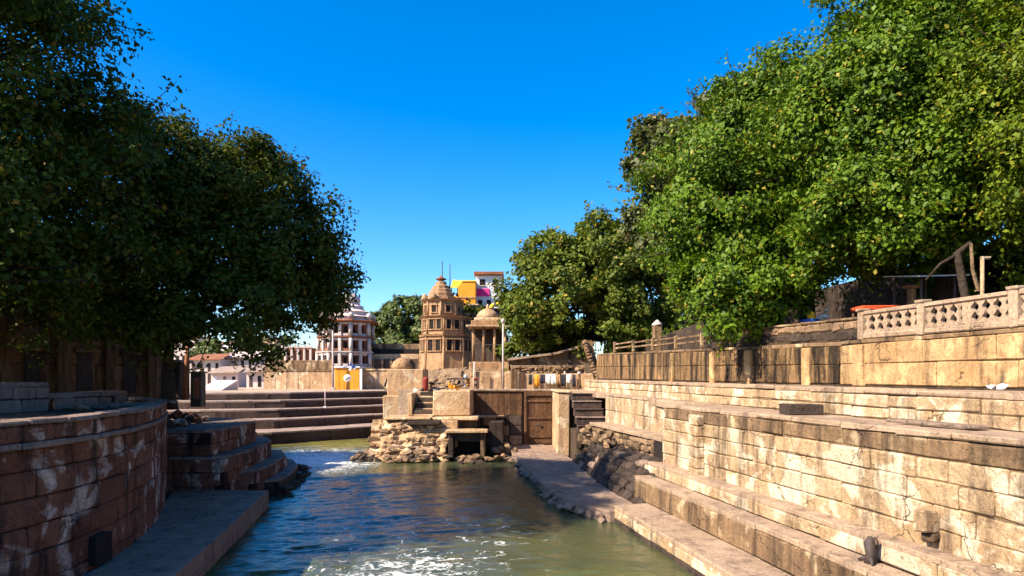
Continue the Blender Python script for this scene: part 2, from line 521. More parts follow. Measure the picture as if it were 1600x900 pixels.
def tube_data(pts, radii, n=8, V=None, Fc=None, cap=True):
    V = [] if V is None else V; Fc = [] if Fc is None else Fc
    base = len(V)
    pts = [Vector(p) for p in pts]
    for i, p in enumerate(pts):
        t = (pts[min(i + 1, len(pts) - 1)] - pts[max(i - 1, 0)]).normalized()
        u = t.cross(Vector((0.31, 0.95, 0.05))).normalized(); v = t.cross(u)
        for k in range(n):
            a = 2 * math.pi * k / n
            V.append(p + (u * math.cos(a) + v * math.sin(a)) * radii[i])
    for i in range(len(pts) - 1):
        for k in range(n):
            a = base + i * n + k; b = base + i * n + (k + 1) % n
            Fc.append([a, b, b + n, a + n])
    if cap:
        Fc.append([base + k for k in range(n)][::-1]); Fc.append([base + (len(pts) - 1) * n + k for k in range(n)])
    return V, Fc

def tube(name, pts, radii, mat, parent=None, n=8):
    if isinstance(radii, (int, float)): radii = [radii] * len(pts)
    V, Fc = tube_data(pts, radii, n)
    return add(name, mesh_from(name, V, Fc, True), mat, parent)

def lathe(name, prof, cx, cy, mat, parent=None, n=16, rot=0.0, smooth=True, sx=1.0, sy=1.0):
    V = []; Fc = []
    for (r, z) in prof:
        for k in range(n):
            a = rot + 2 * math.pi * k / n
            V.append((cx + r * sx * math.cos(a), cy + r * sy * math.sin(a), z))
    for i in range(len(prof) - 1):
        for k in range(n):
            a = i * n + k; b = i * n + (k + 1) % n
            Fc.append([a, b, b + n, a + n])
    Fc.append(list(range(n))[::-1]); Fc.append([(len(prof) - 1) * n + k for k in range(n)])
    return add(name, mesh_from(name, V, Fc, smooth), mat, parent)

ROCKS = {}
def rock_mesh(var, mat):
    k = (var, mat)
    if k in ROCKS: return ROCKS[k]
    r = random.Random(100 + var)
    bm = bmesh.new()
    bmesh.ops.create_icosphere(bm, subdivisions=1, radius=0.5)
    for v in bm.verts:
        v.co *= r.uniform(0.78, 1.18)
    for _ in range(9):
        n = Vector((r.gauss(0, 1), r.gauss(0, 1), r.gauss(0, 1))).normalized()
        d = r.uniform(0.22, 0.38)
        for v in bm.verts:
            k2 = v.co.dot(n) - d
            if k2 > 0: v.co -= n * k2
    me = bpy.data.meshes.new('rock')
    bm.to_mesh(me); bm.free()
    me.materials.append(M[mat])
    ROCKS[k] = me
    return me

def rock(x, y, z, sx, sy, sz, mat, parent, r, name='rubble_stone'):
    w = Matrix.Translation((x, y, z)) @ Matrix.Rotation(r.uniform(0, 6.28), 4, 'Z') @ Matrix.Rotation(r.gauss(0, 0.25), 4, 'X') @ Matrix.Diagonal((sx, sy, sz, 1))
    return add(name, rock_mesh(r.randrange(10), mat), None, parent, w)

# ------------------------------------------------------------------ numpy noise
def vnoise2(x, y, seed=0):
    rs = np.random.RandomState(seed)
    G = rs.rand(256, 256)
    xi = np.floor(x).astype(int); yi = np.floor(y).astype(int)
    fx = x - xi; fy = y - yi
    fx = fx * fx * (3 - 2 * fx); fy = fy * fy * (3 - 2 * fy)
    g = lambda a, b: G[a % 256, b % 256]
    return (g(xi, yi) * (1 - fx) * (1 - fy) + g(xi + 1, yi) * fx * (1 - fy) + g(xi, yi + 1) * (1 - fx) * fy + g(xi + 1, yi + 1) * fx * fy)

# ================================================================== THE SETTING
KX = 0.169                                   # the canal runs a little to the left
def U(u, Y):                                 # plan point at offset u from the canal line
    return (u - KX * Y, Y)

# river bed and water
bed = poly_sheet('river_bed', [(-3000, -400), (3000, -400), (3000, 3000), (-3000, 3000)], -1.6, 'bed')

def make_water():
    xs = np.concatenate([np.linspace(-400, -32, 12), np.arange(-30, 14, 0.13), np.linspace(15, 30, 4)])
    ys = np.concatenate([np.linspace(-80, 6, 16), np.arange(8, 30, 0.10), np.arange(30, 78, 0.17), np.linspace(80, 140, 6)])
    Xg, Yg = np.meshgrid(xs, ys)
    c, s = math.cos(0.35), math.sin(0.35)
    A = Xg * c + Yg * s; B = -Xg * s + Yg * c
    z = np.zeros_like(Xg)
    z += 0.085 * (vnoise2(A * 0.35 + 50, B * 0.75 + 50, 1) - 0.5)
    z += 0.085 * (1 - np.abs(2 * vnoise2(A * 0.75 + 20, B * 1.6 + 90, 2) - 1) - 0.5)
    z += 0.05 * (1 - np.abs(2 * vnoise2(A * 1.7 + 20, B * 3.3 + 40, 3) - 1) - 0.5)
    z += 0.018 * (vnoise2(Xg * 4.1, Yg * 5.3, 4) - 0.5)
    z *= 0.42 + 0.50 / (1 + np.exp((Xg + 0.169 * Yg - 1.5) / 1.6))
    z *= 1 - 0.5 / (1 + np.exp(-(Yg - 42) / 2.0))
    # broken water where the stream comes round the pier
    d = np.exp(-(((Xg + 15.5) / 5.0) ** 2 + ((Yg - 50) / 9.0) ** 2))
    z += d * 0.20 * (vnoise2(A * 1.1, B * 2.4, 5) - 0.5)
    # a standing ridge
    ridge = np.abs((Yg - 41.5) - 0.42 * (Xg + 9))
    z += 0.10 * np.exp(-(ridge / 0.7) ** 2) * np.exp(-((Xg + 9.5) / 4.5) ** 2)
    n, m = Xg.shape
    V = np.stack([Xg, Yg, z], -1).reshape(-1, 3)
    I = np.arange(n * m).reshape(n, m)
    Q = np.stack([I[:-1, :-1], I[:-1, 1:], I[1:, 1:], I[1:, :-1]], -1).reshape(-1, 4)
    me = bpy.data.meshes.new('water')
    me.vertices.add(len(V)); me.vertices.foreach_set('co', V.ravel())
    me.loops.add(Q.size); me.loops.foreach_set('vertex_index', Q.ravel().astype(np.int32))
    me.polygons.add(len(Q)); me.polygons.foreach_set('loop_start', np.arange(0, Q.size, 4, dtype=np.int32))
    me.update(calc_edges=True)
    me.polygons.foreach_set('use_smooth', np.ones(len(Q), dtype=bool))
    m_, nt, bsdf = new_mat('river_water')
    geo = nt.nodes.new('ShaderNodeNewGeometry'); pos = geo.outputs['Position']
    sep = nt.nodes.new('ShaderNodeSeparateXYZ'); nt.links.new(pos, sep.inputs[0])
    n1 = _noise(nt, pos, 0.12, 4, 0.6, 0.5)
    col = _mix(nt, _ramp(nt, n1, 0.35, 0.7), (0.042, 0.052, 0.028), (0.080, 0.084, 0.030))
    # shallow green margins: near the camera on the right, and beyond the pier
    def blob(cx, cy, rx, ry):
        a = _math(nt, 'DIVIDE', _math(nt, 'SUBTRACT', sep.outputs[0], cx), rx)
        b = _math(nt, 'DIVIDE', _math(nt, 'SUBTRACT', sep.outputs[1], cy), ry)
        d2 = _math(nt, 'SQRT', _math(nt, 'ADD', _math(nt, 'MULTIPLY', a, a), _math(nt, 'MULTIPLY', b, b)))
        return d2
    wob = _noise(nt, pos, 0.5, 5, 0.6, 0.5)
    def soft(cx, cy, rx, ry, amt, edge=0.6):
        d2 = _math(nt, 'ADD', blob(cx, cy, rx, ry), _math(nt, 'MULTIPLY', _math(nt, 'SUBTRACT', wob, 0.5), 0.9))
        return _ramp(nt, d2, 1.0, 1.0 - edge, 0.0, amt)
    green = (0.12, 0.13, 0.024)
    col = _mix(nt, soft(2.5, 15.5, 5.5, 6.5, 0.9), col, green)
    col = _mix(nt, soft(-14.0, 62.0, 9.0, 6.5, 0.95), col, (0.22, 0.19, 0.05))
    # foam
    fn = _noise(nt, _scaled(nt, pos, (1.0, 1.5, 1.0)), 2.3, 9, 0.72, 1.4)
    def foam(cx, cy, rx, ry, thr, soft_=0.06):
        reg = _ramp(nt, blob(cx, cy, rx, ry), 1.0, 0.2)
        v = _math(nt, 'ADD', fn, _math(nt, 'MULTIPLY', reg, 0.22))
        return _math(nt, 'MULTIPLY', _ramp(nt, v, thr, thr + soft_), _ramp(nt, reg, 0.0, 0.15))
    f = foam(-3.4, 20.4, 3.0, 1.2, 0.63, 0.12)
    f = _math(nt, 'MAXIMUM', f, foam(-14.5, 49.0, 6.5, 10.0, 0.555, 0.16))
    f = _math(nt, 'MAXIMUM', f, foam(-3.0, 21.5, 5.0, 4.5, 0.735))
    f = _math(nt, 'MAXIMUM', f, foam(-7.0, 28.0, 5.0, 9.0, 0.745))
    # thin curling foam lines
    w1 = _noise(nt, pos, 0.38, 3, 0.5, 1.2)
    line = _ramp(nt, _math(nt, 'ABSOLUTE', _math(nt, 'SUBTRACT', w1, 0.52)), 0.010, 0.003)
    brk = _ramp(nt, _noise(nt, pos, 1.7, 4, 0.6), 0.44, 0.56)
    reg = _ramp(nt, blob(-3.5, 24.0, 5.5, 7.0), 1.0, 0.6)
    f = _math(nt, 'MAXIMUM', f, _math(nt, 'MULTIPLY', _math(nt, 'MULTIPLY', line, brk), reg))
    col = _mix(nt, f, col, (0.62, 0.64, 0.62))
    nt.links.new(col, bsdf.inputs['Base Color'])
    bsdf.inputs['IOR'].default_value = 1.33
    bsdf.inputs['Specular IOR Level'].default_value = 0.5
    nt.links.new(_ramp(nt, f, 0, 1, 0.06, 0.8), bsdf.inputs['Roughness'])
    bn = _noise(nt, _scaled(nt, pos, (1.0, 1.6, 1.0)), 3.2, 5, 0.6, 0.6)
    bp = nt.nodes.new('ShaderNodeBump'); bp.inputs['Strength'].default_value = 0.25; bp.inputs['Distance'].default_value = 0.10
    nt.links.new(bn, bp.inputs['Height']); nt.links.new(bp.outputs[0], bsdf.inputs['Normal'])
    me.materials.append(m_)
    o = add('water', me)
    o['kind'] = 'structure'
make_water()

# land: back plaza, left terrace, right terrace (each one sheet at its level)
def far_pts(off):
    base = [(-60.0, 57.0), (-40.0, 57.5), (-28.0, 58.5), (-22.0, 60.5), (-13.0, 70.0), (-9.5, 74.5)]
    out = []
    for i, (x, y) in enumerate(base):
        k = min(1.0, max(0.0, (x + 40) / 30))
        out.append((x - off * 0.25 * k, y + off))
    return out
poly_sheet('ground', [(-3000, 72.9)] + far_pts(15.9) + [(-9, 97.6), (3000, 97.6), (3000, 3000), (-3000, 3000)], 4.38, 'ground')
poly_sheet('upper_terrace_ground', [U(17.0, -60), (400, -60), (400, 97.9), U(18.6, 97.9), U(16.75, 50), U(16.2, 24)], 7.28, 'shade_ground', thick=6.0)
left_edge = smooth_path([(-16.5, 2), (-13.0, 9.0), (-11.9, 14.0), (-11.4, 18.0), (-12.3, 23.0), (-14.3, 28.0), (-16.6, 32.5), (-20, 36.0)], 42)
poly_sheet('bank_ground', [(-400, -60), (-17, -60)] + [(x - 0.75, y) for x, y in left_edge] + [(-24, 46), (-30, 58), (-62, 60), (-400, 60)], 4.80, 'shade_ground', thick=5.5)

# ================================================================== RIGHT BANK
Y0 = 2.0
right_line = Path([U(12, Y0), U(12, 14), U(12, 27.2), U(11.95, 30.6)])
# --- main retaining wall
w = thing('retaining_wall', 'tall cream stone wall rising behind the lit steps on the right bank', 'wall', (U(12, 18)[0], 18, 2.2))
core('mortar_core', right_line, 1, 1.2, 1.2, 4.62, 'joint', w)
courses(right_line, 1, 2.0, 4.64, [0.62, 0.55, 0.52, 0.5, 0.45], (0.7, 1.9), 0.35, ['cream', 'cream', 'cream', 'cream', 'band'], w, seed=11, gap=0.02, proud=0.05, ch=0.035, jit=0.02)
courses(right_line, 1, 4.64, 4.82, [1], (1.6, 2.8), 0.75, 'tread', w, name='coping_stone', seed=12, proud=0.04)
end = Path([U(11.95, 30.62), U(13.5, 30.75)])
courses(end, 1, 2.0, 4.64, [0.62, 0.55, 0.52, 0.5, 0.45], (0.6, 1.0), 0.3, 'cream', w, seed=13)
# engaged buttress near the bend of the wall
for k in range(6):
    block('buttress_stone', U(11.86, 27.0)[0], 27.0, 2.22 + k * 0.42, 0.34, 0.75, 0.40, 'cream', w, math.atan2(1, -KX) - math.pi / 2, 0.03, 0.02)
# far recessed part
far_line = Path([U(13.45, 30.8), U(13.4, 43.8)])
w = thing('retaining_wall', 'shorter recessed stretch of cream wall beside the dark stair flight', 'wall', (U(13.4, 37)[0], 37, 2.0))
core('mortar_core', far_line, 1, 1.0, 0.5, (4.66, 4.78), 'joint', w)
courses(far_line, 1, 2.0, (4.68, 4.80), [0.9, 0.9, 0.8], (1.6, 3.0), 0.3, 'cream', w, seed=14)
courses(far_line, 1, (4.68, 4.80), (4.86, 4.98), [1], (1.8, 2.8), 0.8, 'tread', w, name='coping_stone', seed=15)
# terrace floor
A_ = Path([U(12.72, Y0), U(12.72, 30.4)]); B_ = Path([U(13.45, Y0), U(13.75, 16), U(14.55, 30.4)])
t = thing('terrace_paving', 'narrow paved walk along the top of the cream retaining wall', 'paving', (U(13, 18)[0], 18, 4.8))
paving(t, A_, B_, 4.79, 0.3, 'tread', 2.4, 1, 31)
A_ = Path([U(12.9, 30.5), U(14.1, 43.5), U(13.5, 50)]); B_ = Path([U(14.6, 30.5), U(15.1, 43.5), U(15.4, 56)])
paving(t, A_, B_, (4.82, 4.95), 0.3, 'tread', 2.6, 1, 32)
# second low wall and upper ledge
riser_line = Path([U(13.45, Y0), U(13.75, 16), U(14.55, 31), U(15.05, 44), U(15.4, 56)])
w = thing('ledge_wall', 'low stained stone wall between the terrace walk and the upper ledge', 'wall', (U(14.2, 25)[0], 25, 4.8))
core('mortar_core', riser_line, 1, 1.0, 4.3, (5.42, 5.62), 'joint', w)
courses(riser_line, 1, 4.8, (5.44, 5.64), [0.33, 0.33], (0.9, 2.2), 0.3, ['cream', 'cream'], w, seed=16, gap=0.02, proud=0.05, ch=0.035, jit=0.02)
courses(riser_line, 1, (5.44, 5.64), (5.62, 5.84), [1], (1.8, 3.0), 0.9, 'tread', w, name='coping_stone', seed=17, proud=0.05)
up_line = Path([U(15.75, Y0), U(15.75, 24), U(16.1, 36), U(16.4, 56)])
A_ = Path([U(14.3, Y0), U(14.6, 16), U(15.3, 31), U(15.8, 44), U(16.1, 56)])
t = thing('ledge_paving', 'flagged upper ledge at the foot of the ochre plaster wall', 'paving', (U(15, 18)[0], 18, 5.7))
paving(t, A_, up_line, (5.60, 5.82), 0.3, 'tread', 2.6, 1, 33)
# upper plastered wall
w = thing('plaster_wall', 'ochre plastered wall with black water stains below the parapet and balustrade', 'wall', (U(15.75, 25)[0], 25, 5.7))
def up_top(t): return 7.13 + max(0.0, t - 0.42) * 1.15
def up_cope(t): return up_top(t) + 0.16
core('mortar_core', up_line, 1, 0.9, 5.0, lambda t: up_top(t) - 0.02, 'mortar', w)
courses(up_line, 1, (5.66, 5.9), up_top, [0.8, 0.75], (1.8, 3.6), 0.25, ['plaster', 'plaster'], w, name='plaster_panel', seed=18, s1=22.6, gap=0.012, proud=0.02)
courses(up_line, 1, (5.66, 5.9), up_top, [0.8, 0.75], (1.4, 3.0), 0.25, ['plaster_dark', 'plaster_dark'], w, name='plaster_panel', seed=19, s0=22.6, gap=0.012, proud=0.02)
courses(up_line, 1, up_top, up_cope, [1], (2.0, 3.4), 0.6, 'band', w, name='coping_stone', seed=20, proud=0.06)
for s in (12.0, 21.5, 24.6, 29.3, 33.0, 38.5):     # flat pilasters
    p = up_line.at(s); t_ = s / up_line.L
    block('pilaster', p.x - 0.05, p.y, (5.68 + up_top(t_)) / 2, 0.5, 0.16, up_top(t_) - 5.72, 'plaster', w, math.atan2(1, -KX), 0.03, 0.01)

# --- lower steps along the water
w = thing('stone_steps', 'flight of long sunlit stone steps descending into the canal', 'steps', (U(9, 15)[0], 15, 0))
la = Path([U(9.0, Y0), U(9.0, 12), U(9.05, 28.4)])
lb = Path([U(10.65, Y0), U(10.65, 12), U(10.6, 30.4)])
lc = Path([U(11.4, Y0), U(11.4, 12), U(11.35, 31.2)])
core('lower_core', la, 1, 3.0, -1.6, 0.52, 'joint', w)
courses(la, 1, -0.5, 0.54, [0.68, 0.36], (1.0, 2.0), 0.4, ['dark', 'cream'], w, name='facing_stone', seed=21)
paving(w, la, Path([U(10.62, Y0), U(10.62, 12), U(10.62, 28.9)]), 0.70, 0.16, 'tread', 2.3, 1, 41, name='tread_slab')
core('middle_core', lb, 1, 1.5, 0.3, 1.48, 'mortar', w)
courses(lb, 1, 0.68, 1.50, [1], (0.9, 1.9), 0.35, 'band', w, name='facing_stone', seed=22)
paving(w, lb, Path([U(11.38, Y0), U(11.38, 12), U(11.38, 30.5)]), 1.66, 0.15, 'tread', 2.0, 1, 42, name='tread_slab')
core('upper_core', lc, 1, 0.8, 1.2, 2.04, 'mortar', w)
courses(lc, 1, 1.66, 2.06, [1], (1.0, 2.2), 0.3, 'cream', w, name='facing_stone', seed=23)
paving(w, lc, Path([U(12.0, Y0), U(12.0, 12), U(12.0, 30.55)]), 2.2, 0.14, 'tread', 2.0, 1, 43, name='tread_slab')
for (ua, ub, z0, z1, yy) in ((9.05, 10.6, -0.4, 0.66, 28.45), (10.65, 12.0, 0.7, 1.62, 30.5), (11.38, 12.0, 1.66, 2.16, 31.3)):
    pth = Path([U(ua, yy), U(ub, yy + 0.2)])
    courses(pth, 1, z0, z1, [0.5, 0.5], (0.6, 0.9), 0.25, 'band', w, name='end_stone', seed=int(yy * 10))

# small things on the right bank
b = thing('stone_corbel', 'broken stone corbel jutting from the face of the cream wall', 'corbel', (U(11.8, 15.2)[0], 15.2, 2.5))
block('corbel_stone', U(11.86, 15.25)[0], 15.25, 2.80, 0.42, 0.46, 0.48, 'cream', b, math.atan2(1, -KX), 0.03, 0.025)
block('corbel_stone', U(11.91, 15.2)[0], 15.2, 2.46, 0.34, 0.3, 0.2, 'band', b, math.atan2(1, -KX) + 0.1, 0.03, 0.03)
b = thing('mooring_post', 'dark broken mooring post standing on the lit step by the wall', 'post', (U(11.1, 16)[0], 16, 1.66))
px, py = U(11.1, 16.0)
B0 = 1.64
tube('shaft', [(px, py, B0), (px + 0.01, py, B0 + 0.25), (px - 0.02, py, B0 + 0.48), (px + 0.03, py + 0.02, B0 + 0.62)], [0.14, 0.11, 0.13, 0.07], 'iron', b, 9)
for a in (0.3, 2.2, 4.4):
    tube('foot', [(px, py, B0 + 0.16), (px + 0.15 * math.cos(a), py + 0.15 * math.sin(a), B0 + 0.1), (px + 0.28 * math.cos(a), py + 0.28 * math.sin(a), B0 + 0.04)], [0.06, 0.05, 0.03], 'iron', b, 6)
tube('bent_bar', [(px + .02, py, B0 + 0.52), (px + 0.10, py - 0.03, B0 + 0.62), (px + 0.17, py - 0.02, B0 + 0.5), (px + 0.15, py, B0 + 0.34)], 0.025, 'iron', b, 6)
q = P(1247, 648, 22.0)
b = thing('stone_trough', 'dark rectangular stone trough on the terrace walk', 'trough', (q.x, q.y, 4.8))
for (dx, dy, lx, ly) in ((-0.5, 0, 0.12, 0.8), (0.5, 0, 0.12, 0.8), (0, -0.36, 1.0, 0.1), (0, 0.36, 1.0, 0.1)):
    block('side', q.x + 0.1 + dx, q.y + dy, 4.98, lx, ly, 0.34, 'dark', b, 0, 0.02, 0.01)
block('bottom', q.x + 0.1, q.y, 4.86, 0.95, 0.66, 0.08, 'dark', b)
b = thing('loose_slab', 'long thin stone slab lying on the terrace walk before the low wall', 'slab', (9.3, 17, 4.8))
c0 = U(13.05, 16.6)
block('slab', c0[0], c0[1], 4.87, 2.6, 0.5, 0.09, 'grey', b, math.atan2(1, -KX) + 0.02, 0.02, 0.02)
b = thing('rubbish_bundle', 'pale plastic bundle lying on the ledge against the ochre wall', 'bundle', (U(15.3, 17.6)[0], 17.6, 5.7))
rr = random.Random(5)
for k in range(2):
    p = U(15.35, 17.3 + 0.32 * k)
    add('bag', rock_mesh(k, 'palegrey'), None, b, Matrix.Translation((p[0], p[1], 5.76)) @ Matrix.Diagonal((0.3, 0.36, rr.uniform(0.14, 0.28), 1)))

# --- carved balustrade
bal_line = Path([U(15.85, 4.0), U(15.85, 23.3)])
w = thing('balustrade', 'pale carved stone balustrade topping the ochre wall', 'balustrade', (U(15.85, 18)[0], 18, 7.3))
ang_r = math.atan2(1, -KX)
def up_z(Y): return 7.29
posts = [23.2, 20.55, 17.45, 14.9, 12.3, 9.7, 7.1]
for y in posts:
    p = U(15.85, y)
    z = up_z(y)
    block('post', p[0], p[1], z + 0.48, 0.26, 0.26, 0.98, 'tread', w, ang_r, 0.02, 0.01)
    block('post_cap', p[0], p[1], z + 1.0, 0.34, 0.34, 0.09, 'tread', w, ang_r, 0.02, 0.01)
for a, bb in zip(posts, posts[1:]):
    m = (a + bb) / 2; L = a - bb - 0.27
    p = U(15.85, m); z = up_z(m)
    block('top_rail', p[0], p[1], z + 0.88, L * 1.014, 0.24, 0.14, 'tread', w, ang_r, 0.03, 0.01, -0.0)
    block('bottom_rail', p[0], p[1], z + 0.10, L * 1.014, 0.24, 0.18, 'tread', w, ang_r, 0.03, 0.01)
    nmid = 2 if L > 2.4 else 1
    cells = nmid
    for c in range(cells - 1):
        yy = a - 0.135 - L * (c + 1) / cells
        p = U(15.85, yy)
        block('panel_post', p[0], p[1], up_z(yy) + 0.50, 0.16, 0.16, 0.62, 'tread', w, ang_r, 0.02, 0.01)
    nb = 8 if L > 2.4 else 6
    for k in range(nb):
        yy = a - 0.135 - L * (k + 0.5) / nb
        p = U(15.85, yy); z = up_z(yy)
        sp = L / nb * 0.5
        prof = [(0.98, 0.19), (0.95, 0.26), (0.45, 0.31), (0.30, 0.37), (0.62, 0.44), (0.80, 0.50), (0.55, 0.56), (0.28, 0.62), (0.34, 0.68), (0.75, 0.74), (0.98, 0.81)]
        wob = random.Random(k * 7 + int(a * 10))
        V = []; Fc = []
        for (wv_, zz) in prof:
            hw_ = sp * wv_ * (wob.uniform(0.85, 1.1) if 0.3 < zz < 0.72 else 1.0)
            for sy in (-0.07, 0.07):
                V.append((-hw_, sy, zz)); V.append((hw_, sy, zz))
        for i in range(len(prof) - 1):
            q4 = 4 * i
            Fc += [[q4, q4 + 1, q4 + 5, q4 + 4], [q4 + 3, q4 + 2, q4 + 6, q4 + 7], [q4 + 2, q4, q4 + 4, q4 + 6], [q4 + 1, q4 + 3, q4 + 7, q4 + 5]]
        add('baluster', mesh_from('baluster', V, Fc), 'tread', w, Matrix.Translation((p[0], p[1], z)) @ Matrix.Rotation(ang_r, 4, 'Z'))
# --- solid stained parapet beyond the balustrade
par_line = Path([U(15.95, 23.5), U(16.1, 32.5)])
w = thing('parapet', 'blackened rubble parapet continuing the balustrade under the bright green trees', 'parapet', (U(16, 28)[0], 28, 7.6))
core('mortar_core', par_line, 1, 0.35, (7.2, 7.5), (8.0, 8.22), 'mortar', w)
courses(par_line, 1, (7.28, 7.58), (7.98, 8.18), [0.3, 0.28], (0.4, 0.9), 0.3, ['dark', 'rock'], w, seed=24, proud=0.06, ch=0.05, jit=0.03)
courses(par_line, 1, (7.98, 8.18), (8.10, 8.30), [1], (1.4, 2.4), 0.45, 'band', w, name='coping_stone', seed=25)
w = thing('post_fence', 'weathered post and rail fence on the far end of the ochre wall', 'fence', (U(16.2, 44)[0], 44, 7.9))
for k, y in enumerate((33.2, 36.4, 39.8, 43.4, 47.0, 51.0)):
    p = U(16.3, y); z = 7.55 + 0.02 * (y - 33)
    block('post', p[0], p[1], z + 0.35, 0.2, 0.2, 0.8, 'band', w, ang_r, 0.02, 0.01)
for y0, y1 in ((33.2, 36.4), (36.4, 39.8), (39.8, 43.4), (43.4, 47.0), (47.0, 51.0)):
    p = U(16.3, (y0 + y1) / 2); z = 7.55 + 0.02 * ((y0 + y1) / 2 - 33)
    for hh in (0.3, 0.6):
        block('rail', p[0], p[1], z + hh, (y1 - y0) * 1.014 - 0.24, 0.12, 0.12, 'band', w, ang_r, 0.02, 0.01)

# --- things in the shade behind the balustrade
def stall(px0, px1, Y, top, label):
    x0, x1 = X(px0, Y), X(px1, Y)
    t = thing('market_stall', label, 'stall', ((x0 + x1) / 2, Y, 7.3))
    for x in (x0, x1):
        for y in (Y, Y + 1.8):
            tube('post', [(x, y, 7.25), (x, y, top)], 0.05, 'iron', t, 6)
    for k in range(3):
        box('shelf', x0 + 0.06, x1 - 0.06, Y + 0.05, Y + 0.55, 7.8 + k * 0.5, 7.84 + k * 0.5, 'palegrey', t)
    V = [(x0 - 0.3, Y - 0.4, top - 0.15), (x1 + 0.3, Y - 0.4, top - 0.1), (x1 + 0.3, Y + 2.1, top + 0.25), (x0 - 0.3, Y + 2.1, top + 0.2)]
    V += [(a, b, c - 0.04) for a, b, c in V]
    add('awning', mesh_from('awning', V, [[0, 1, 2, 3], [7, 6, 5, 4], [0, 4, 5, 1], [1, 5, 6, 2], [2, 6, 7, 3], [3, 7, 4, 0]]), 'palegrey', t)
    return t
stall(1440, 1492, 25.5, 9.9, 'dim market stall with pale shelves behind the carved balustrade')
q = P(1265, 495, 30)
t = thing('water_drum', 'blue plastic drum holding a yellow sack behind the parapet', 'drum', (q.x, q.y, 7.3))
lathe('drum', [(0.36, 7.28), (0.4, 7.5), (0.38, 8.0), (0.42, 8.1), (0.4, 8.5), (0.42, 8.55)], q.x, q.y, 'blue', t, 16)
add('sack', rock_mesh(3, 'yellow'), None, t, Matrix.Translation((q.x + 0.05, q.y, 8.7)) @ Matrix.Diagonal((0.5, 0.45, 0.6, 1)))
q = P(1288, 490, 30.5)
t = thing('cloth_bundle', 'white cloth bundle on a stack of crates by the blue drum', 'bundle', (q.x, q.y, 7.3))
for k in range(2):
    box('crate', q.x - 0.4, q.x + 0.4, q.y - 0.3, q.y + 0.3, 7.29 + k * 0.6, 7.87 + k * 0.6, 'gate', t)
for k, (dx, dz, s) in enumerate(((0, 8.75, 0.55), (0.12, 9.05, 0.35), (-0.2, 8.7, 0.4))):
    add('cloth', rock_mesh(k + 4, 'white'), None, t, Matrix.Translation((q.x + dx, q.y, dz)) @ Matrix.Diagonal((s, s, s * 0.9, 1)))
q = P(1375, 480, 27)
t = thing('cloth_table', 'long low table under an orange red cloth behind the balustrade', 'table', (q.x, q.y, 7.3))
box('cloth', q.x - 0.95, q.x + 0.95, q.y - 0.5, q.y + 0.5, 8.62, 8.80, 'redcloth', t, 0.05, 0.03)
for dx in (-0.85, 0.85):
    for dy in (-0.4, 0.4):
        tube('leg', [(q.x + dx, q.y + dy, 7.27), (q.x + dx, q.y + dy, 8.63)], 0.05, 'gate', t, 6)
q = P(1424, 470, 27.5)
t = thing('wooden_post', 'stout orange brown post in the shade behind the balustrade', 'post', (q.x, q.y, 7.3))
tube('shaft', [(q.x, q.y, 7.25), (q.x + 0.02, q.y, 8.4), (q.x, q.y, 9.6)], [0.2, 0.19, 0.17], 'tower', t, 9)
block('cap', q.x, q.y, 9.66, 0.5, 0.5, 0.12, 'tower', t)
q = P(1535, 460, 22)
t = thing('lamp_pole', 'slim pale brown pole rising behind the balustrade at far right', 'pole', (q.x, q.y, 7.3))
tube('shaft', [(q.x, q.y, 7.25), (q.x, q.y, 9.9)], 0.06, 'cream', t, 8)
block('bracket', q.x + 0.1, q.y, 9.85, 0.35, 0.1, 0.08, 'cream', t)
q = P(1505, 430, 23)
t = thing('dead_snag', 'leaning bare tree snag with hanging rope behind the balustrade', 'tree stump', (q.x, q.y, 7.3))
tube('trunk', [(q.x + 0.3, q.y, 7.25), (q.x + 0.1, q.y, 8.6), (q.x - 0.2, q.y, 10.2), (q.x + 0.25, q.y, 10.55)], [0.17, 0.14, 0.12, 0.07], 'bark', t, 8)
tube('broken_limb', [(q.x - 0.2, q.y, 10.15), (q.x - 0.7, q.y + 0.1, 9.85), (q.x - 1.2, q.y + 0.1, 9.3)], [0.07, 0.05, 0.03], 'bark', t, 7)
tube('rope', [(q.x + 0.2, q.y - 0.1, 10.5), (q.x + 0.24, q.y - 0.12, 9.6), (q.x + 0.45, q.y - 0.14, 8.9), (q.x + 0.3, q.y - 0.14, 8.9)], [0.05, 0.06, 0.08, 0.04], 'rock', t, 7)
q = P(1027, 520, 46)
t = thing('gate_pillar', 'weathered stone pillar with rounded cap behind the post fence', 'pillar', (q.x, q.y, 7.3))
box('shaft', q.x - 0.28, q.x + 0.28, q.y - 0.3, q.y + 0.3, 7.25, 9.5, 'band', t, 0.04, 0.01)
lathe('cap', [(0.36, 9.5), (0.36, 9.6), (0.2, 9.75), (0.05, 9.9)], q.x, q.y, 'temple', t, 12)
# added dark wall standing in for the deep shade under the right trees
t = thing('shade_backdrop', 'added dark wall standing in for deep shade under the bright green trees', 'building', (28, 40, 7.3))
shade_backdrop = Path([(33, 24), (26, 37), (15, 52), (9.5, 66)])
core('wall', shade_backdrop, 1, 4.0, 7.2, (15.5, 8.2), 'dark', t, 0.0)
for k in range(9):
    p = shade_backdrop.at(3 + k * 5.0)
    block('dark_panel', p.x, p.y, 8.5, 1.1, 0.2, 2.3, 'void', t, math.atan2(13, -7) if k < 3 else math.atan2(15, -11), 0.02, 0.0)  # black panels on the added wall, more painted shade

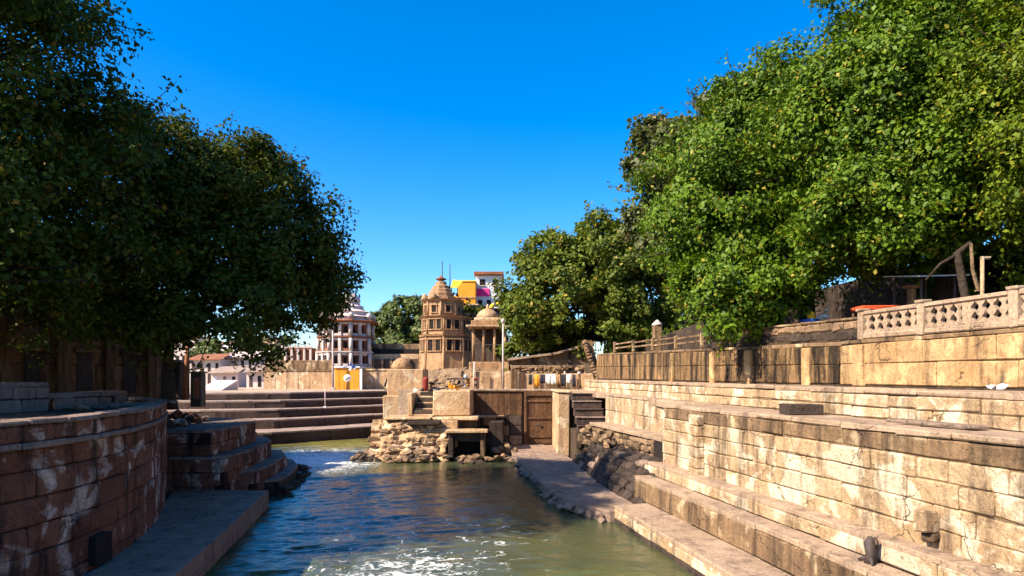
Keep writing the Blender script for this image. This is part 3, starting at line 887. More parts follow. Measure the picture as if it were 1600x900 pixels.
# ================================================================== LOW PATH, RUBBLE, STAIR, GATE (centre right)
pathA = Path([(4.05, 28.2), (3.3, 29.0), (2.35, 31.0), (1.7, 34.0), (1.3, 38.0), (0.55, 44.0), (0.0, 49.0), (-0.2, 55.2)])
pathB = Path([(5.6, 28.6), (5.3, 29.6), (5.0, 31.5), (4.7, 34.0), (4.45, 38.0), (4.2, 44.0), (3.7, 49.0), (3.5, 55.2)])
t = thing('waterside_path', 'grey flagged path with a broken edge along the canal below the rubble bank', 'path', (3.3, 38, 0))
core('path_core', Path([(a.x + 0.2, a.y) for a in pathA.p]), 1, 2.2, -1.6, 0.30, 'dark', t)
paving(t, pathA, pathB, (0.50, 0.58), 0.5, 'grey', 1.55, 3, 51, jit=0.2, zj=0.02)
r = random.Random(52)
for k in range(46):
    s = r.uniform(0, pathA.L); p = pathA.at(s)
    rock(p.x + r.uniform(-0.18, 0.22), p.y, r.uniform(0.0, 0.40), r.uniform(0.35, 0.9), r.uniform(0.4, 1.0), r.uniform(0.25, 0.5), 'grey', t, r, 'edge_stone')

# sloping rubble bank between path and bench
t = thing('rubble_bank', 'dark rubble slope of dressed blocks between the path and the cream wall', 'rubble bank', (6, 34, 0.5))
bankA = Path([(5.55, 29.0), (5.0, 31.0), (4.6, 35), (4.3, 39), (4.05, 44.5)])
bankB = Path([(7.15, 30.8), (6.85, 32.0), (6.2, 36), (5.7, 40), (5.5, 44.5)])
prof = ((0, 0.1), (0.0, 0.40), (0.55, 1.75), (0.62, 1.85), (1.0, 2.2), (1.5, 2.2), (1.5, 0.0))
V = []; Fc = []
for i in range(13):
    k = i / 12
    a = bankA.at(k * bankA.L); c = bankB.at(k * bankB.L)
    for (f, z) in prof:
        p = a.lerp(c, f)
        V.append((p.x, p.y, z))
for i in range(12):
    for k in range(6):
        a = i * 7 + k
        Fc.append([a, a + 1, a + 8, a + 7])
Fc.append(list(range(7))); Fc.append([12 * 7 + k for k in range(7)][::-1])
me = mesh_from('bank_core', V, Fc)
bm = bmesh.new(); bm.from_mesh(me); bmesh.ops.recalc_face_normals(bm, faces=bm.faces); bm.to_mesh(me); bm.free()
add('bank_core', me, 'dark', t)
r = random.Random(60)
for j, (f, z, roll) in enumerate(((0.10, 0.62, -0.95), (0.24, 0.98, -0.95), (0.38, 1.32, -0.95), (0.52, 1.66, -0.95), (0.68, 1.93, -0.35), (0.88, 2.1, -0.3))):
    s_ = 0.0
    while s_ < bankA.L - 0.4:
        L = r.uniform(0.45, 1.25)
        k = min(1.0, (s_ + L / 2) / bankA.L)
        s_ += L
        a = bankA.at(k * bankA.L); c = bankB.at(k * bankB.L); p = a.lerp(c, f + r.uniform(-0.02, 0.02))
        block('bank_stone', p.x, p.y, z + r.uniform(-0.05, 0.05), L - 0.03, 0.44 * r.uniform(0.85, 1.05), 0.26 * r.uniform(0.7, 1.3), 'grey' if r.random() < 0.08 else 'dark', t,
              math.atan2(1, -0.12) + r.gauss(0, 0.06), 0.06, 0.05, r.gauss(0, 0.05), roll + r.gauss(0, 0.12))
# stone bench with niche
t = thing('stone_bench', 'rubble stone bench with a black panel as the shade of a square niche under the recessed wall', 'bench', (6.8, 36, 2))
bn = Path([U(12.35, 31.2), U(12.3, 43.0)])
core('rubble_core', bn, 1, 1.0, 1.7, 3.02, 'mortar', t)
courses(bn, 1, 2.0, 3.02, [0.3, 0.35, 0.35], (0.4, 0.9), 0.25, 'rock', t, seed=61, s0=1.7, proud=0.1, ch=0.06, jit=0.05)
paving(t, Path([U(12.25, 31.0), U(12.2, 43.2)]), Path([U(13.4, 31.0), U(13.35, 43.2)]), 3.2, 0.18, 'tread', 2.2, 1, 62, name='bench_slab')
p = U(12.33, 31.95)
block('niche_shade', p[0], p[1], 2.5, 1.3, 0.1, 0.95, 'void', t, ang_r)
for dy in (-0.72, 0.72):
    p = U(12.3, 31.95 + dy); block('niche_jamb', p[0], p[1], 2.5, 0.2, 0.22, 1.0, 'rock', t, ang_r)
r = random.Random(63)
for k in range(26):
    y = r.uniform(36, 44); p = U(12.0 + r.uniform(-0.5, 0.4), y)
    rock(p[0], p[1], 2.2 + r.uniform(0, 0.7), r.uniform(0.4, 0.9), r.uniform(0.4, 0.8), r.uniform(0.3, 0.6), 'rock', t, r)

# stair flight beside the gate
t = thing('stair_flight', 'dark red brown stair flight climbing between pale cheek walls', 'stairs', (5.2, 46, 2.8))
for k in range(5):
    y = 44.0 + k * 0.95; z = 2.9 + k * 0.5
    x0, x1 = 4.25 - 0.02 * k, 6.15
    if k == 1: x1 = 7.0
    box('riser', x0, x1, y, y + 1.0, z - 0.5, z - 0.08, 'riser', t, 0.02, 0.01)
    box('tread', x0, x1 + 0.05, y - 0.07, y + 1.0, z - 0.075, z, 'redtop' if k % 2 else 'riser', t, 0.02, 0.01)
box('foundation', 4.2, 6.2, 44.6, 50.0, 0.2, 2.38, 'mortar', t)
for k in range(3):
    box('base_stone', 4.25 + 0.62 * k, 4.84 + 0.62 * k, 43.6, 44.5, 1.7, 2.38, 'rock', t, 0.05, 0.04)
r = random.Random(64)
for k in range(34):
    rock(r.uniform(4.2, 6.3), r.uniform(42.2, 44.2), r.uniform(0.6, 2.3), r.uniform(0.4, 1.0), r.uniform(0.4, 0.8), r.uniform(0.3, 0.7), 'rock' if r.random() < 0.5 else 'dark', t, r)
# buttress / cheek wall with terrace corner
t = thing('cheek_wall', 'smooth pale plaster buttress between the gate and the stair flight', 'wall', (3.8, 52, 0.5))
box('plaster_body', 3.28, 4.18, 49.0, 57.0, 0.3, 4.88, 'pier', t, 0.06, 0.03)
box('coping_stone', 3.2, 4.26, 48.9, 57.0, 4.885, 5.06, 'pier', t, 0.04, 0.02)
box('landing_slab', 4.27, 8.6, 48.75, 52.4, 4.70, 4.93, 'tread', t, 0.03, 0.02)
box('landing_slab', 4.27, 8.6, 52.42, 57.0, 4.72, 5.0, 'tread', t, 0.03, 0.02)
box('landing_core', 4.3, 8.5, 49.6, 56.9, 0.2, 4.69, 'mortar', t)

# gate wall; its dark brown also holds the shade of the canal front
t = thing('gate_wall', 'brown boarded gate wall with a tall plank door facing the canal', 'gate', (0, 56, 0.5))
box('wall_core', -3.5, 3.27, 55.7, 57.6, 0.2, 4.86, 'gate', t)
for k in range(9):
    box('board', -3.45 + k * 0.475, -3.45 + (k + 1) * 0.475 - 0.02, 55.55, 55.69, 2.95, 4.86, 'gate', t, 0.015, 0.01)
for k in range(4):
    for j in range(3):
        box('stone', -3.45 + k * 1.07, -3.45 + (k + 1) * 1.07 - 0.03, 55.5, 55.69, 0.5 + j * 0.82, 0.5 + (j + 1) * 0.82 - 0.03, 'dark' if (k + j) % 3 else 'rock', t, 0.04, 0.03)
box('ledge', -3.5, -0.6, 54.6, 55.49, 2.8, 2.95, 'pier', t, 0.03, 0.02)
dl = 1.05
for k in range(6):
    box('door_plank', dl + 0.16 + k * 0.335, dl + 0.16 + (k + 1) * 0.335 - 0.012, 55.56, 55.66, 0.62, 4.5, 'gate', t, 0.012, 0.008)
for x in (dl - 0.06, dl + 2.18):
    box('door_jamb', x, x + 0.2, 55.42, 55.69, 0.55, 4.85, 'gate', t)
box('door_lintel', dl + 0.145, dl + 2.175, 55.44, 55.69, 4.52, 4.84, 'gate', t)
for z in (1.1, 2.6, 4.0):
    box('door_batten', dl + 0.18, dl + 2.14, 55.48, 55.555, z, z + 0.16, 'gate', t)
lathe('door_ring', [(0.10, 55.40), (0.14, 55.42), (0.10, 55.44)], 0, 0, 'iron', t, 10).matrix_basis = Matrix.Translation((dl + 1.15, 0, 2.2)) @ Matrix.Rotation(math.radians(-90), 4, 'X') @ Matrix.Translation((0, 0, 0))
box('coping_stone', -3.6, 3.26, 55.4, 58.8, 4.87, 5.04, 'tread', t, 0.04, 0.03)
# leaves
def leaf_mesh(name, C, N, size, seed, mat, elong=1.5, bias=None):
    rs = np.random.RandomState(seed)
    n = len(C)
    N = N / (np.linalg.norm(N, axis=1, keepdims=True) + 1e-9)
    R = rs.normal(size=(n, 3)); R[:, 2] -= 0.4
    T = np.cross(N, R); T /= (np.linalg.norm(T, axis=1, keepdims=True) + 1e-9)
    B = np.cross(N, T)
    l = size * rs.uniform(0.5, 1.45, (n, 1)); w_ = l / elong
    V = np.empty((n, 4, 3))
    V[:, 0] = C - T * l * 0.5
    V[:, 1] = C + B * w_ * 0.5 + N * l * 0.10 + T * l * 0.06
    V[:, 2] = C + T * l * 0.5 - N * l * 0.06
    V[:, 3] = C - B * w_ * 0.5 + N * l * 0.10 + T * l * 0.06
    tone = rs.rand(n)
    if bias is not None:
        tone = np.clip(np.where(tone > 0.945, tone, 0.5 * tone + bias), 0, 1)
    me = bpy.data.meshes.new(name)
    me.vertices.add(n * 4); me.vertices.foreach_set('co', V.ravel())
    me.loops.add(n * 4); me.loops.foreach_set('vertex_index', np.arange(n * 4, dtype=np.int32))
    me.polygons.add(n); me.polygons.foreach_set('loop_start', np.arange(0, n * 4, 4, dtype=np.int32))
    me.update(calc_edges=True)
    at = me.attributes.new('leaf_tone', 'FLOAT', 'FACE')
    at.data.foreach_set('value', tone.astype(np.float32))
    me.materials.append(M[mat])
    return me
# ================================================================== CENTRE PIER
t = thing('river_pier', 'ruined pale plaster pier on a rubble base jutting into the canal', 'pier', (-6, 51.5, 0))
box('upper_block', X(676, 51.5), X(735, 51.5), 51.5, 57.5, 3.1, 5.02, 'pier', t, 0.06, 0.04)
box('upper_block', X(642, 52.5), X(676, 51.5) - 0.02, 53.4, 57.5, 3.1, 4.9, 'pier', t, 0.06, 0.04)
for k in range(4):
    x1 = X(677, 51.5)
    box('stair_tread', x1 - 1.55 + k * 0.1, x1 - 0.02, 51.6 + k * 0.45, 53.38, 3.1 + k * 0.45, 3.22 + k * 0.45, 'pier', t, 0.02, 0.01)
    box('stair_riser', x1 - 1.50 + k * 0.1, x1 - 0.03, 51.72 + k * 0.45, 53.37, 3.225 + k * 0.45, 3.545 + k * 0.45 - 0.005, 'dark', t, 0.02, 0.01)
box('cheek_stone', x1 - 1.95, x1 - 1.57, 51.6, 53.4, 3.1, 4.8, 'pier', t, 0.05, 0.04)
box('plinth_core', -9.0, -2.6, 51.0, 57.0, -1.0, 2.84, 'mortar', t)
box('plinth_slab', -9.4, -5.9, 50.2, 53.0, 2.86, 3.09, 'pier', t, 0.05, 0.05)
box('plinth_slab', -5.88, -2.5, 50.5, 53.0, 2.86, 3.09, 'pier', t, 0.05, 0.04)
box('step_stone', -7.6, -5.2, 49.6, 50.6, 2.55, 2.84, 'dark', t, 0.05, 0.04)
box('plaster_strip', -5.3, -4.0, 50.2, 51.1, 0.9, 2.85, 'pier', t, 0.06, 0.05)
# niche with slab roof
box('niche_roof', -4.75, -1.75, 48.6, 50.9, 2.05, 2.22, 'pier', t, 0.04, 0.03)
box('niche_wall', -4.55, -4.2, 48.9, 50.9, 0.2, 2.04, 'dark', t, 0.04, 0.03)
box('niche_wall', -2.25, -1.95, 48.9, 50.9, 0.2, 2.04, 'band', t, 0.04, 0.03)
box('niche_lintel', -4.19, -2.26, 49.2, 49.5, 1.4, 2.04, 'dark', t, 0.03, 0.02)
box('niche_shade', -4.19, -2.26, 50.5, 50.6, 0.2, 1.9, 'void', t)
box('side_pier', -1.7, -0.6, 50.8, 54.0, 0.2, 2.7, 'dark', t, 0.05, 0.05)
r = random.Random(70)
nx_, nf_ = 44, 16
V = []; Fc = []
for i in range(nx_ + 1):
    for j in range(nf_ + 1):
        x = -10.5 + 5.7 * i / nx_; f = j / nf_
        nn = float(vnoise2(np.array([x * 1.6 + 40]), np.array([f * 5.0 + 40]), 8)[0]) + 0.5 * float(vnoise2(np.array([x * 4 + 40]), np.array([f * 12.0 + 40]), 9)[0])
        stp = 0.32 * (f * 6 - math.floor(f * 6))
        V.append((x, 48.95 + 1.6 * f + 0.55 * (nn - 0.75) - stp * 0.6 + (0.9 if x < -9.6 else 0.0), -0.3 + 3.15 * f))
for i in range(nx_):
    for j in range(nf_):
        a = i * (nf_ + 1) + j
        Fc.append([a, a + nf_ + 1, a + nf_ + 2, a + 1])
add('eroded_masonry', mesh_from('eroded_masonry', V, Fc), 'pier', t)
# rubble masonry: courses of uneven stones on the sloping left flank
for i in range(84):
    x = r.uniform(-10.6, -4.9)
    f = r.random()
    z = 0.2 + 2.55 * f
    if x < -9.6 and f > 0.55: continue
    y = 49.0 + 1.5 * f + 0.12 * (x + 10) * 0 + (0.9 if x < -9.3 else 0.0)
    if i % 3:
        block('rubble_block', x, y + 0.25, z, r.uniform(0.45, 1.2), r.uniform(0.6, 0.9), r.uniform(0.2, 0.42), r.choice(['rock', 'pier', 'rock', 'tread']), t, r.gauss(0, 0.16), 0.07, 0.06, r.gauss(0, 0.10), r.gauss(0, 0.1))
    else:
        rock(x, y, z, r.uniform(0.4, 1.0), r.uniform(0.45, 0.9), r.uniform(0.26, 0.48), 'rock', t, r)
for i in range(85):
    x = r.uniform(-11.3, -0.2)
    y = 48.3 + r.uniform(-0.5, 0.8) + (0.6 if x < -9 else 0.0) + max(0, x + 3) * 0.3
    rock(x, y, r.uniform(-0.05, 0.38), r.uniform(0.5, 1.5), r.uniform(0.5, 1.1), r.uniform(0.3, 0.6), 'rock' if r.random() < 0.6 else 'dark', t, r)
for i in range(40):
    x = -9.6 + r.gauss(0, 0.35); y = r.uniform(50.0, 56.5)
    rock(x, y, r.uniform(0.1, 2.8), r.uniform(0.5, 1.1), r.uniform(0.5, 1.1), r.uniform(0.35, 0.6), 'rock', t, r)
for i in range(26):
    rock(r.uniform(-1.8, 0.3), r.uniform(49.5, 53.5), r.uniform(0.2, 1.0), r.uniform(0.4, 0.9), r.uniform(0.4, 0.9), r.uniform(0.3, 0.6), 'rock', t, r)

# offerings and small goods on the pier
def goods(px, py, Y, items, name, label, cat):
    q = P(px, py, Y)
    t = thing(name, label, cat, (q.x, q.y, q.z))
    for k, (dx, dz, s, mat, nm) in enumerate(items):
        add(nm, rock_mesh(k % 10, mat), None, t, Matrix.Translation((q.x + dx, q.y + 0.1 * (k % 3), q.z + dz)) @ Matrix.Diagonal((s, s * 0.8, s * 0.9, 1)))
    return t
rr = random.Random(44)
items = []
for k in range(24):
    dx = rr.uniform(-1.3, 0.8); top = 1.1 if dx > -0.5 else 0.5
    items.append((dx, rr.uniform(0.08, top), rr.uniform(0.22, 0.5), rr.choice(['orange', 'darkcloth', 'darkcloth', 'yellow', 'white', 'orange', 'dark', 'redcloth']), 'sack'))
hp_ = goods(727, 610, 52.2, items, 'offering_heap', 'heap of small orange yellow and dark sacks on the pier top', 'sacks')
q = P(716, 592, 52.4)
box('cover_board', q.x - 0.75, q.x + 0.85, 51.9, 53.0, q.z - 0.05, q.z + 0.05, 'iron', hp_, 0.02, 0.02)
goods(672, 614, 54.0, [(-0.6, 0.2, 0.6, 'darkcloth', 'bundle'), (0, 0.2, 0.7, 'dark', 'bundle'), (0.6, 0.2, 0.6, 'darkcloth', 'bundle'), (1.3, 0.2, 0.5, 'rock', 'bundle'), (-1.2, 0.2, 0.5, 'white', 'bundle')],
      'dark_bundles', 'dark bundles lying above the little pier stairs', 'bundles')
q = P(665, 610, 55.0)
t = thing('painted_post', 'short maroon painted post on the pier against the pale wall', 'post', (q.x, q.y, q.z))
lathe('shaft', [(0.2, q.z - 0.1), (0.24, q.z + 0.3), (0.22, q.z + 0.7), (0.26, q.z + 0.8), (0.18, q.z + 1.0), (0.05, q.z + 1.1)], q.x, q.y, 'brick_red', t, 10)
q = P(701, 742, 42.0)
t = thing('floating_marigold', 'small orange garland floating on the dark water before the pier', 'garland', (q.x, q.y, 0.03))
for k in range(7):
    a = k * 0.9
    add('flower', rock_mesh(k, 'orange'), None, t, Matrix.Translation((q.x + 0.14 * math.cos(a), q.y + 0.14 * math.sin(a), 0.06)) @ Matrix.Diagonal((0.2, 0.2, 0.14, 1)))

# --- pale block and domed shrine left of the tower, on the pier's back
box_y = 60.0
t = thing('domed_shrine', 'small shrine with a half dome on a pale block behind the pier', 'shrine', (X(636, 60), 60, 4.6))
box('block', X(608, 60), X(664, 60), 59.0, 62.5, 4.2, Z(577, 60), 'pier', t, 0.06, 0.03)
box('base', X(608, 60) - 0.1, X(735, 60), 57.6, 63, 2.0, 4.5, 'pier', t, 0.05, 0.03)
cx = X(628, 60.5)
lathe('dome', [(0.95, Z(577, 60)), (0.93, Z(577, 60) + 0.3), (0.75, Z(577, 60) + 0.7), (0.4, Z(577, 60) + 0.95), (0.08, Z(577, 60) + 1.05)], cx, 60.5, 'tower', t, 18)
q = P(600, 600, 66)
t = thing('leaning_pole', 'dark pole leaning against the pale wall left of the domed shrine', 'pole', (q.x, q.y, q.z))
tube('shaft', [P(601, 604, 70), P(607, 585, 70), P(619, 567, 70.5)], [0.12, 0.10, 0.08], 'iron', t, 6)

# --- upper yard above the gate
poly_sheet('yard_ground', [(-9.6, 57.5), (4, 57.4), (8.6, 57.2), (7.5, 97.5), (-13.5, 97.5), (-10.4, 64)], 4.98, 'ground', thick=3.0)
t = thing('yard_wall', 'pale panelled yard wall with dark posts above the gate', 'wall', (0, 59, 5))
yw = [(735, 741), (743, 784), (789, 799), (806, 815), (818, 872), (875, 905), (908, 938)]
for k, (a, b) in enumerate(yw):
    box('panel', X(a, 59), X(b, 59), 59.0, 59.4, 4.9, Z(581 if k < 4 else 584, 59), 'pier', t, 0.04, 0.03)
for a, hgt in ((742, 572), (802, 576), (816.5, 582), (873.5, 582)):
    box('post', X(a, 59) - 0.10, X(a, 59) + 0.10, 58.85, 59.5, 4.9, Z(hgt, 59), 'pier' if a < 800 else 'gate', t, 0.02, 0.01)
# cloths hung along the wall
hang = [(829, 'darkcloth'), (839, 'orange'), (848, 'darkcloth'), (857, 'white'), (865, 'white'), (873, 'tower'), (881, 'darkcloth'), (889, 'white'), (897, 'darkcloth')]
order = ['first from the left, black', 'orange', 'black, just right of the orange one', 'white, left of a pair', 'white, right of a pair', 'tan', 'black, just right of the tan one', 'white between two black ones', 'last on the right, black']
for (pxx, mt), od in zip(hang, order):
    rr = random.Random(pxx)
    x0 = X(pxx, 58.6); n = 6; V = []; Fc = []
    wdt = rr.uniform(0.26, 0.42); top = Z(585, 58.6); bot = Z(604, 58.6) + rr.uniform(0, 0.35)
    for i in range(n + 1):
        f = i / n
        for j in range(4):
            g = j / 3
            yy = 58.75 - 0.06 * math.sin(f * 9 + pxx) * g - 0.03 * g
            V.append((x0 + (f - 0.5) * wdt * (1 + 0.15 * g), yy, top + (bot - top) * g))
    for i in range(n):
        for j in range(3):
            a = i * 4 + j
            Fc.append([a, a + 1, a + 5, a + 4])
    me = mesh_from('hanging_cloth', V, Fc, True)
    o = add('hanging_cloth', me, mt)
    so = o.modifiers.new('thick', 'SOLIDIFY'); so.thickness = 0.02
    tag(o, 'cloth hung on the yard wall, ' + od, 'cloth', 'cloths hung along the yard wall')
goods(890, 583, 59.5, [(-1.6, 0.02, 0.3, 'rock', 'bundle'), (-1.0, 0.05, 0.4, 'rock', 'bundle'), (-0.4, 0.02, 0.35, 'palegrey', 'bundle'), (0.2, 0.05, 0.35, 'darkcloth', 'bundle'), (0.8, 0.03, 0.4, 'palegrey', 'bundle'), (1.4, 0.02, 0.3, 'rock', 'bundle')],
      'bundle_row', 'row of small grey bundles on top of the yard wall', 'bundles')
# sloping shed
t = thing('stone_shed', 'grey brown stone shed with a long sloping roof beside the big tree', 'shed', (3, 64, 5))
ys0, ys1 = 63.0, 68.0
x0, xm, x1 = X(798, ys0), X(868, ys0), X(926, ys0)
zA, zB, zC = Z(557, ys0), Z(549, ys0), Z(533, ys0)
V = [(x0, ys0, 4.9), (x1, ys0, 4.9), (x1, ys0, zC - 0.25), (xm, ys0, zB - 0.25), (x0, ys0, zA - 0.25)]
V += [(a, ys1, c) for a, b, c in V]
add('wall', mesh_from('wall', V, [[0, 1, 2, 3, 4], [9, 8, 7, 6, 5], [0, 5, 6, 1], [1, 6, 7, 2], [4, 9, 5, 0]]), 'band', t)
V = []
for (x, z) in ((x0 - 0.3, zA - 0.2), (xm, zB - 0.1), (x1 + 0.2, zC)):
    for y in (ys0 - 0.5, ys1):
        V += [(x, y, z), (x, y, z - 0.2)]
add('roof', mesh_from('roof', V, [[0, 2, 6, 4], [4, 6, 10, 8], [1, 5, 7, 3], [5, 9, 11, 7], [0, 4, 5, 1], [4, 8, 9, 5], [2, 3, 7, 6], [6, 7, 11, 10], [0, 1, 3, 2], [8, 10, 11, 9]]), 'tread', t)
for a in (832, 890):
    box('pier', X(a, ys0) - 0.12, X(a, ys0) + 0.12, ys0 - 0.2, ys0 - 0.005, 4.9, Z(552 if a < 868 else 543, ys0) - 0.25, 'dark', t)
box('sill', x0, x1, ys0 - 0.35, ys0 - 0.21, Z(575, ys0), Z(571, ys0), 'rock', t)
r = random.Random(81)
for k in range(30):
    rock(X(r.uniform(795, 905), 62), 62 + r.uniform(-0.5, 0.5), Z(r.uniform(573, 584), 62), r.uniform(0.4, 0.9), r.uniform(0.4, 0.8), r.uniform(0.3, 0.6), 'rock', t, r)
# sloping root-wrapped wall end
t = thing('root_buttress', 'pale slanting masonry buttress at the foot of the ochre wall', 'buttress', (X(935, 57), 57, 5))
xa, xb, xc, xd = X(915, 58), X(940, 58), X(944, 58), X(926, 58)
V = [(X(908, 58), 57.8, Z(532, 58)), (X(924, 58), 57.8, Z(532, 58)), (X(944, 58), 57.6, 4.8), (X(934, 58), 57.6, 4.8)]
V += [(a + 0.2, b + 2.0, c) for a, b, c in V]
add('body', mesh_from('body', V, [[3, 2, 1, 0], [4, 5, 6, 7], [0, 1, 5, 4], [1, 2, 6, 5], [3, 0, 4, 7]]), 'plaster_dark', t)
r = random.Random(82)
for k in range(16):
    f = k / 15
    rock(X(914 + 26 * f, 57.6) , 57.6, Z(535 + 70 * f, 58), 0.8, 0.6, 0.5, 'rock', t, r)
# poles in the yard
for (pxx, top, lab) in ((786, 505, 'tall pale pole with a lamp head standing in the yard before the pavilion'), (741, 565, 'short pale post standing on the yard wall beside the pier')):
    q = P(pxx, 600, 58.2)
    t = thing('yard_pole', lab, 'pole', (q.x, q.y, 5))
    zt = Z(top, 58.2)
    tube('shaft', [(q.x, q.y, 4.95), (q.x, q.y, zt)], [0.09, 0.07], 'temple', t, 8)
    if top < 520:
        lathe('lamp_head', [(0.08, zt), (0.16, zt + 0.08), (0.18, zt + 0.28), (0.07, zt + 0.4)], q.x, q.y, 'temple', t, 10)
        block('arm', q.x + 0.3, q.y, zt - 0.25, 0.6, 0.08, 0.08, 'temple', t)

# ================================================================== TOWER, PAVILION, HOUSES
def ngon_storey(parent, name, cx, cy, r0, r1, z0, z1, mat, n=8, rot=0.0):
    return lathe(name, [(r0, z0), (r1, z1)], cx, cy, mat, parent, n, rot, False)
def facet_window(parent, cx, cy, r, n, k, rot, off, zc, wdt, hgt, frame='tower', arch=False):
    a = rot + 2 * math.pi * (k + 0.5) / n
    ap = r * math.cos(math.pi / n)
    d = Vector((math.cos(a), math.sin(a))); tg = Vector((-d.y, d.x))
    p = Vector((cx, cy)) + d * ap + tg * off
    ang = math.atan2(tg.y, tg.x)
    fr = None
    for s in (-1, 1):
        q = p + tg * s * (wdt / 2 + 0.06)
        o = block('window_jamb', q.x, q.y, zc, 0.12, 0.22, hgt + 0.1, frame, parent, ang, 0.02, 0.0)
    block('window_head', p.x, p.y, zc + hgt / 2 + 0.11, wdt + 0.36, 0.34, 0.12, frame, parent, ang, 0.02, 0.0)
    block('window_sill', p.x, p.y, zc - hgt / 2 - 0.09, wdt + 0.36, 0.34, 0.1, frame, parent, ang, 0.02, 0.0)
    block('window', p.x, p.y, zc, wdt, 0.06, hgt, 'void', parent, ang, 0.01, 0.0)

TY = 75.0
tx = X(697, TY)
t = thing('temple_tower', 'ochre octagonal temple tower with stacked storeys and ruined dome', 'tower', (tx, TY, 5))
rot = 0.0
Rr = [2.85, 2.6, 2.35]
z_b, z_1, z_2, z_3 = 5.0, Z(524, TY), Z(496, TY), Z(470, TY)
ngon_storey(t, 'base_storey', tx, TY, 3.0, 2.75, z_b, z_1 - 0.2, 'tower')
ngon_storey(t, 'cornice', tx, TY, 2.95, 3.05, z_1 - 0.2, z_1, 'tower')
ngon_storey(t, 'middle_storey', tx, TY, 2.6, 2.55, z_1, z_2 - 0.25, 'tower')
ngon_storey(t, 'cornice', tx, TY, 2.7, 3.0, z_2 - 0.25, z_2, 'tower')
ngon_storey(t, 'upper_storey', tx - 0.35, TY, 2.1, 2.05, z_2, z_3 - 0.2, 'tower')
ngon_storey(t, 'cornice', tx - 0.35, TY, 2.2, 2.45, z_3 - 0.2, z_3, 'tower')
lathe('dome', [(1.75, z_3), (1.75, z_3 + 0.35), (1.4, z_3 + 0.42), (1.45, z_3 + 0.8), (1.2, z_3 + 0.88), (1.2, z_3 + 1.2), (0.95, z_3 + 1.3), (0.95, z_3 + 1.6), (0.6, z_3 + 1.75), (0.6, z_3 + 2.05), (0.3, z_3 + 2.15), (0.3, z_3 + 2.3)], tx - 0.55, TY, 'tower', t, 10, 0.2, False)
lathe('finial', [(0.55, z_3 + 2.3), (0.6, z_3 + 2.42), (0.25, z_3 + 2.55), (0.1, z_3 + 2.75)], tx - 0.55, TY, 'temple_red', t, 10)
for k in range(8):
    a = rot + 2 * math.pi * k / 8
    tube('corner_pilaster', [(tx + 2.92 * math.cos(a), TY + 2.92 * math.sin(a), z_b), (tx + 2.74 * math.cos(a), TY + 2.74 * math.sin(a), z_1 - 0.2)], 0.14, 'tower', t, 6)
    tube('corner_pilaster', [(tx + 2.62 * math.cos(a), TY + 2.62 * math.sin(a), z_1), (tx + 2.57 * math.cos(a), TY + 2.57 * math.sin(a), z_2 - 0.25)], 0.12, 'tower', t, 6)
    tube('corner_pilaster', [(tx - 0.35 + 2.12 * math.cos(a), TY + 2.12 * math.sin(a), z_2), (tx - 0.35 + 2.07 * math.cos(a), TY + 2.07 * math.sin(a), z_3 - 0.2)], 0.10, 'tower', t, 6)
for k in (4, 5, 6, 7):
    zc1, zc2, zc3 = Z(541, TY), Z(509, TY), Z(485, TY)
    for off in (-0.45, 0.45):
        facet_window(t, tx, TY, 2.83, 8, k, rot, off, zc1, 0.55, 1.1)
        facet_window(t, tx, TY, 2.59, 8, k, rot, off, zc2, 0.5, 0.95)
    facet_window(t, tx - 0.35, TY, 2.08, 8, k, rot, 0, zc3, 0.5, 0.65)
for k in (3, 4, 5):
    a = rot + 2 * math.pi * (k + 0.5) / 8
    lathe('cupola', [(0.35, z_3), (0.38, z_3 + 0.25), (0.25, z_3 + 0.5), (0.05, z_3 + 0.7)], tx - 0.35 + 2.05 * math.cos(a), TY + 2.05 * math.sin(a), 'tower', t, 8)
# ruined right half: broken masonry and scrub
r = random.Random(90)
for k in range(40):
    rock(tx + 1.6 + r.gauss(0, 0.6), TY + r.uniform(-0.8, 1.5), z_2 + abs(r.gauss(0.6, 1.1)), r.uniform(0.3, 0.7), r.uniform(0.3, 0.7), r.uniform(0.3, 0.6), 'rock' if r.random() < 0.5 else 'dark', t, r)
for (pxx, topy, lab) in ((691, 408, 'taller thin iron rod standing on top of the temple tower'), (703, 413, 'shorter thin iron rod right of the tower dome')):
    q = P(pxx, 450, TY)
    o = tube('iron_rod', [(q.x, TY, z_3 + 0.5), (q.x, TY, Z(topy, TY))], [0.07, 0.05], 'iron', None, 6)
    tag(o, lab, 'rod', 'rods on the tower')

# mound under tower and pavilion
t = thing('rocky_mound', 'low rocky mound below the tower and pavilion', 'mound', (-3, 68, 5))
V = []; Fc = []
n1, n2 = 26, 8
r = random.Random(95)
for i in range(n1 + 1):
    for j in range(n2 + 1):
        x = -12 + 16 * i / n1; y = 63.5 + 10 * j / n2
        h = 4.9 + 2.0 * min(1, j / 3) * math.sin(math.pi * i / n1) ** 0.5 + r.uniform(-0.2, 0.2) if 0 < i < n1 else 4.8
        V.append((x, y, h))
for i in range(n1):
    for j in range(n2):
        a = i * (n2 + 1) + j
        Fc.append([a, a + n2 + 1, a + n2 + 2, a + 1])
add('mound_body', mesh_from('mound_body', V, Fc), 'rock', t)
for k in range(90):
    x = r.uniform(-10.5, 2.5); y = r.uniform(63, 68)
    rock(x, y, 5.2 + (y - 63) * 0.28 + r.uniform(-0.2, 0.4), r.uniform(0.4, 1.1), r.uniform(0.4, 1.0), r.uniform(0.3, 0.7), 'rock', t, r)

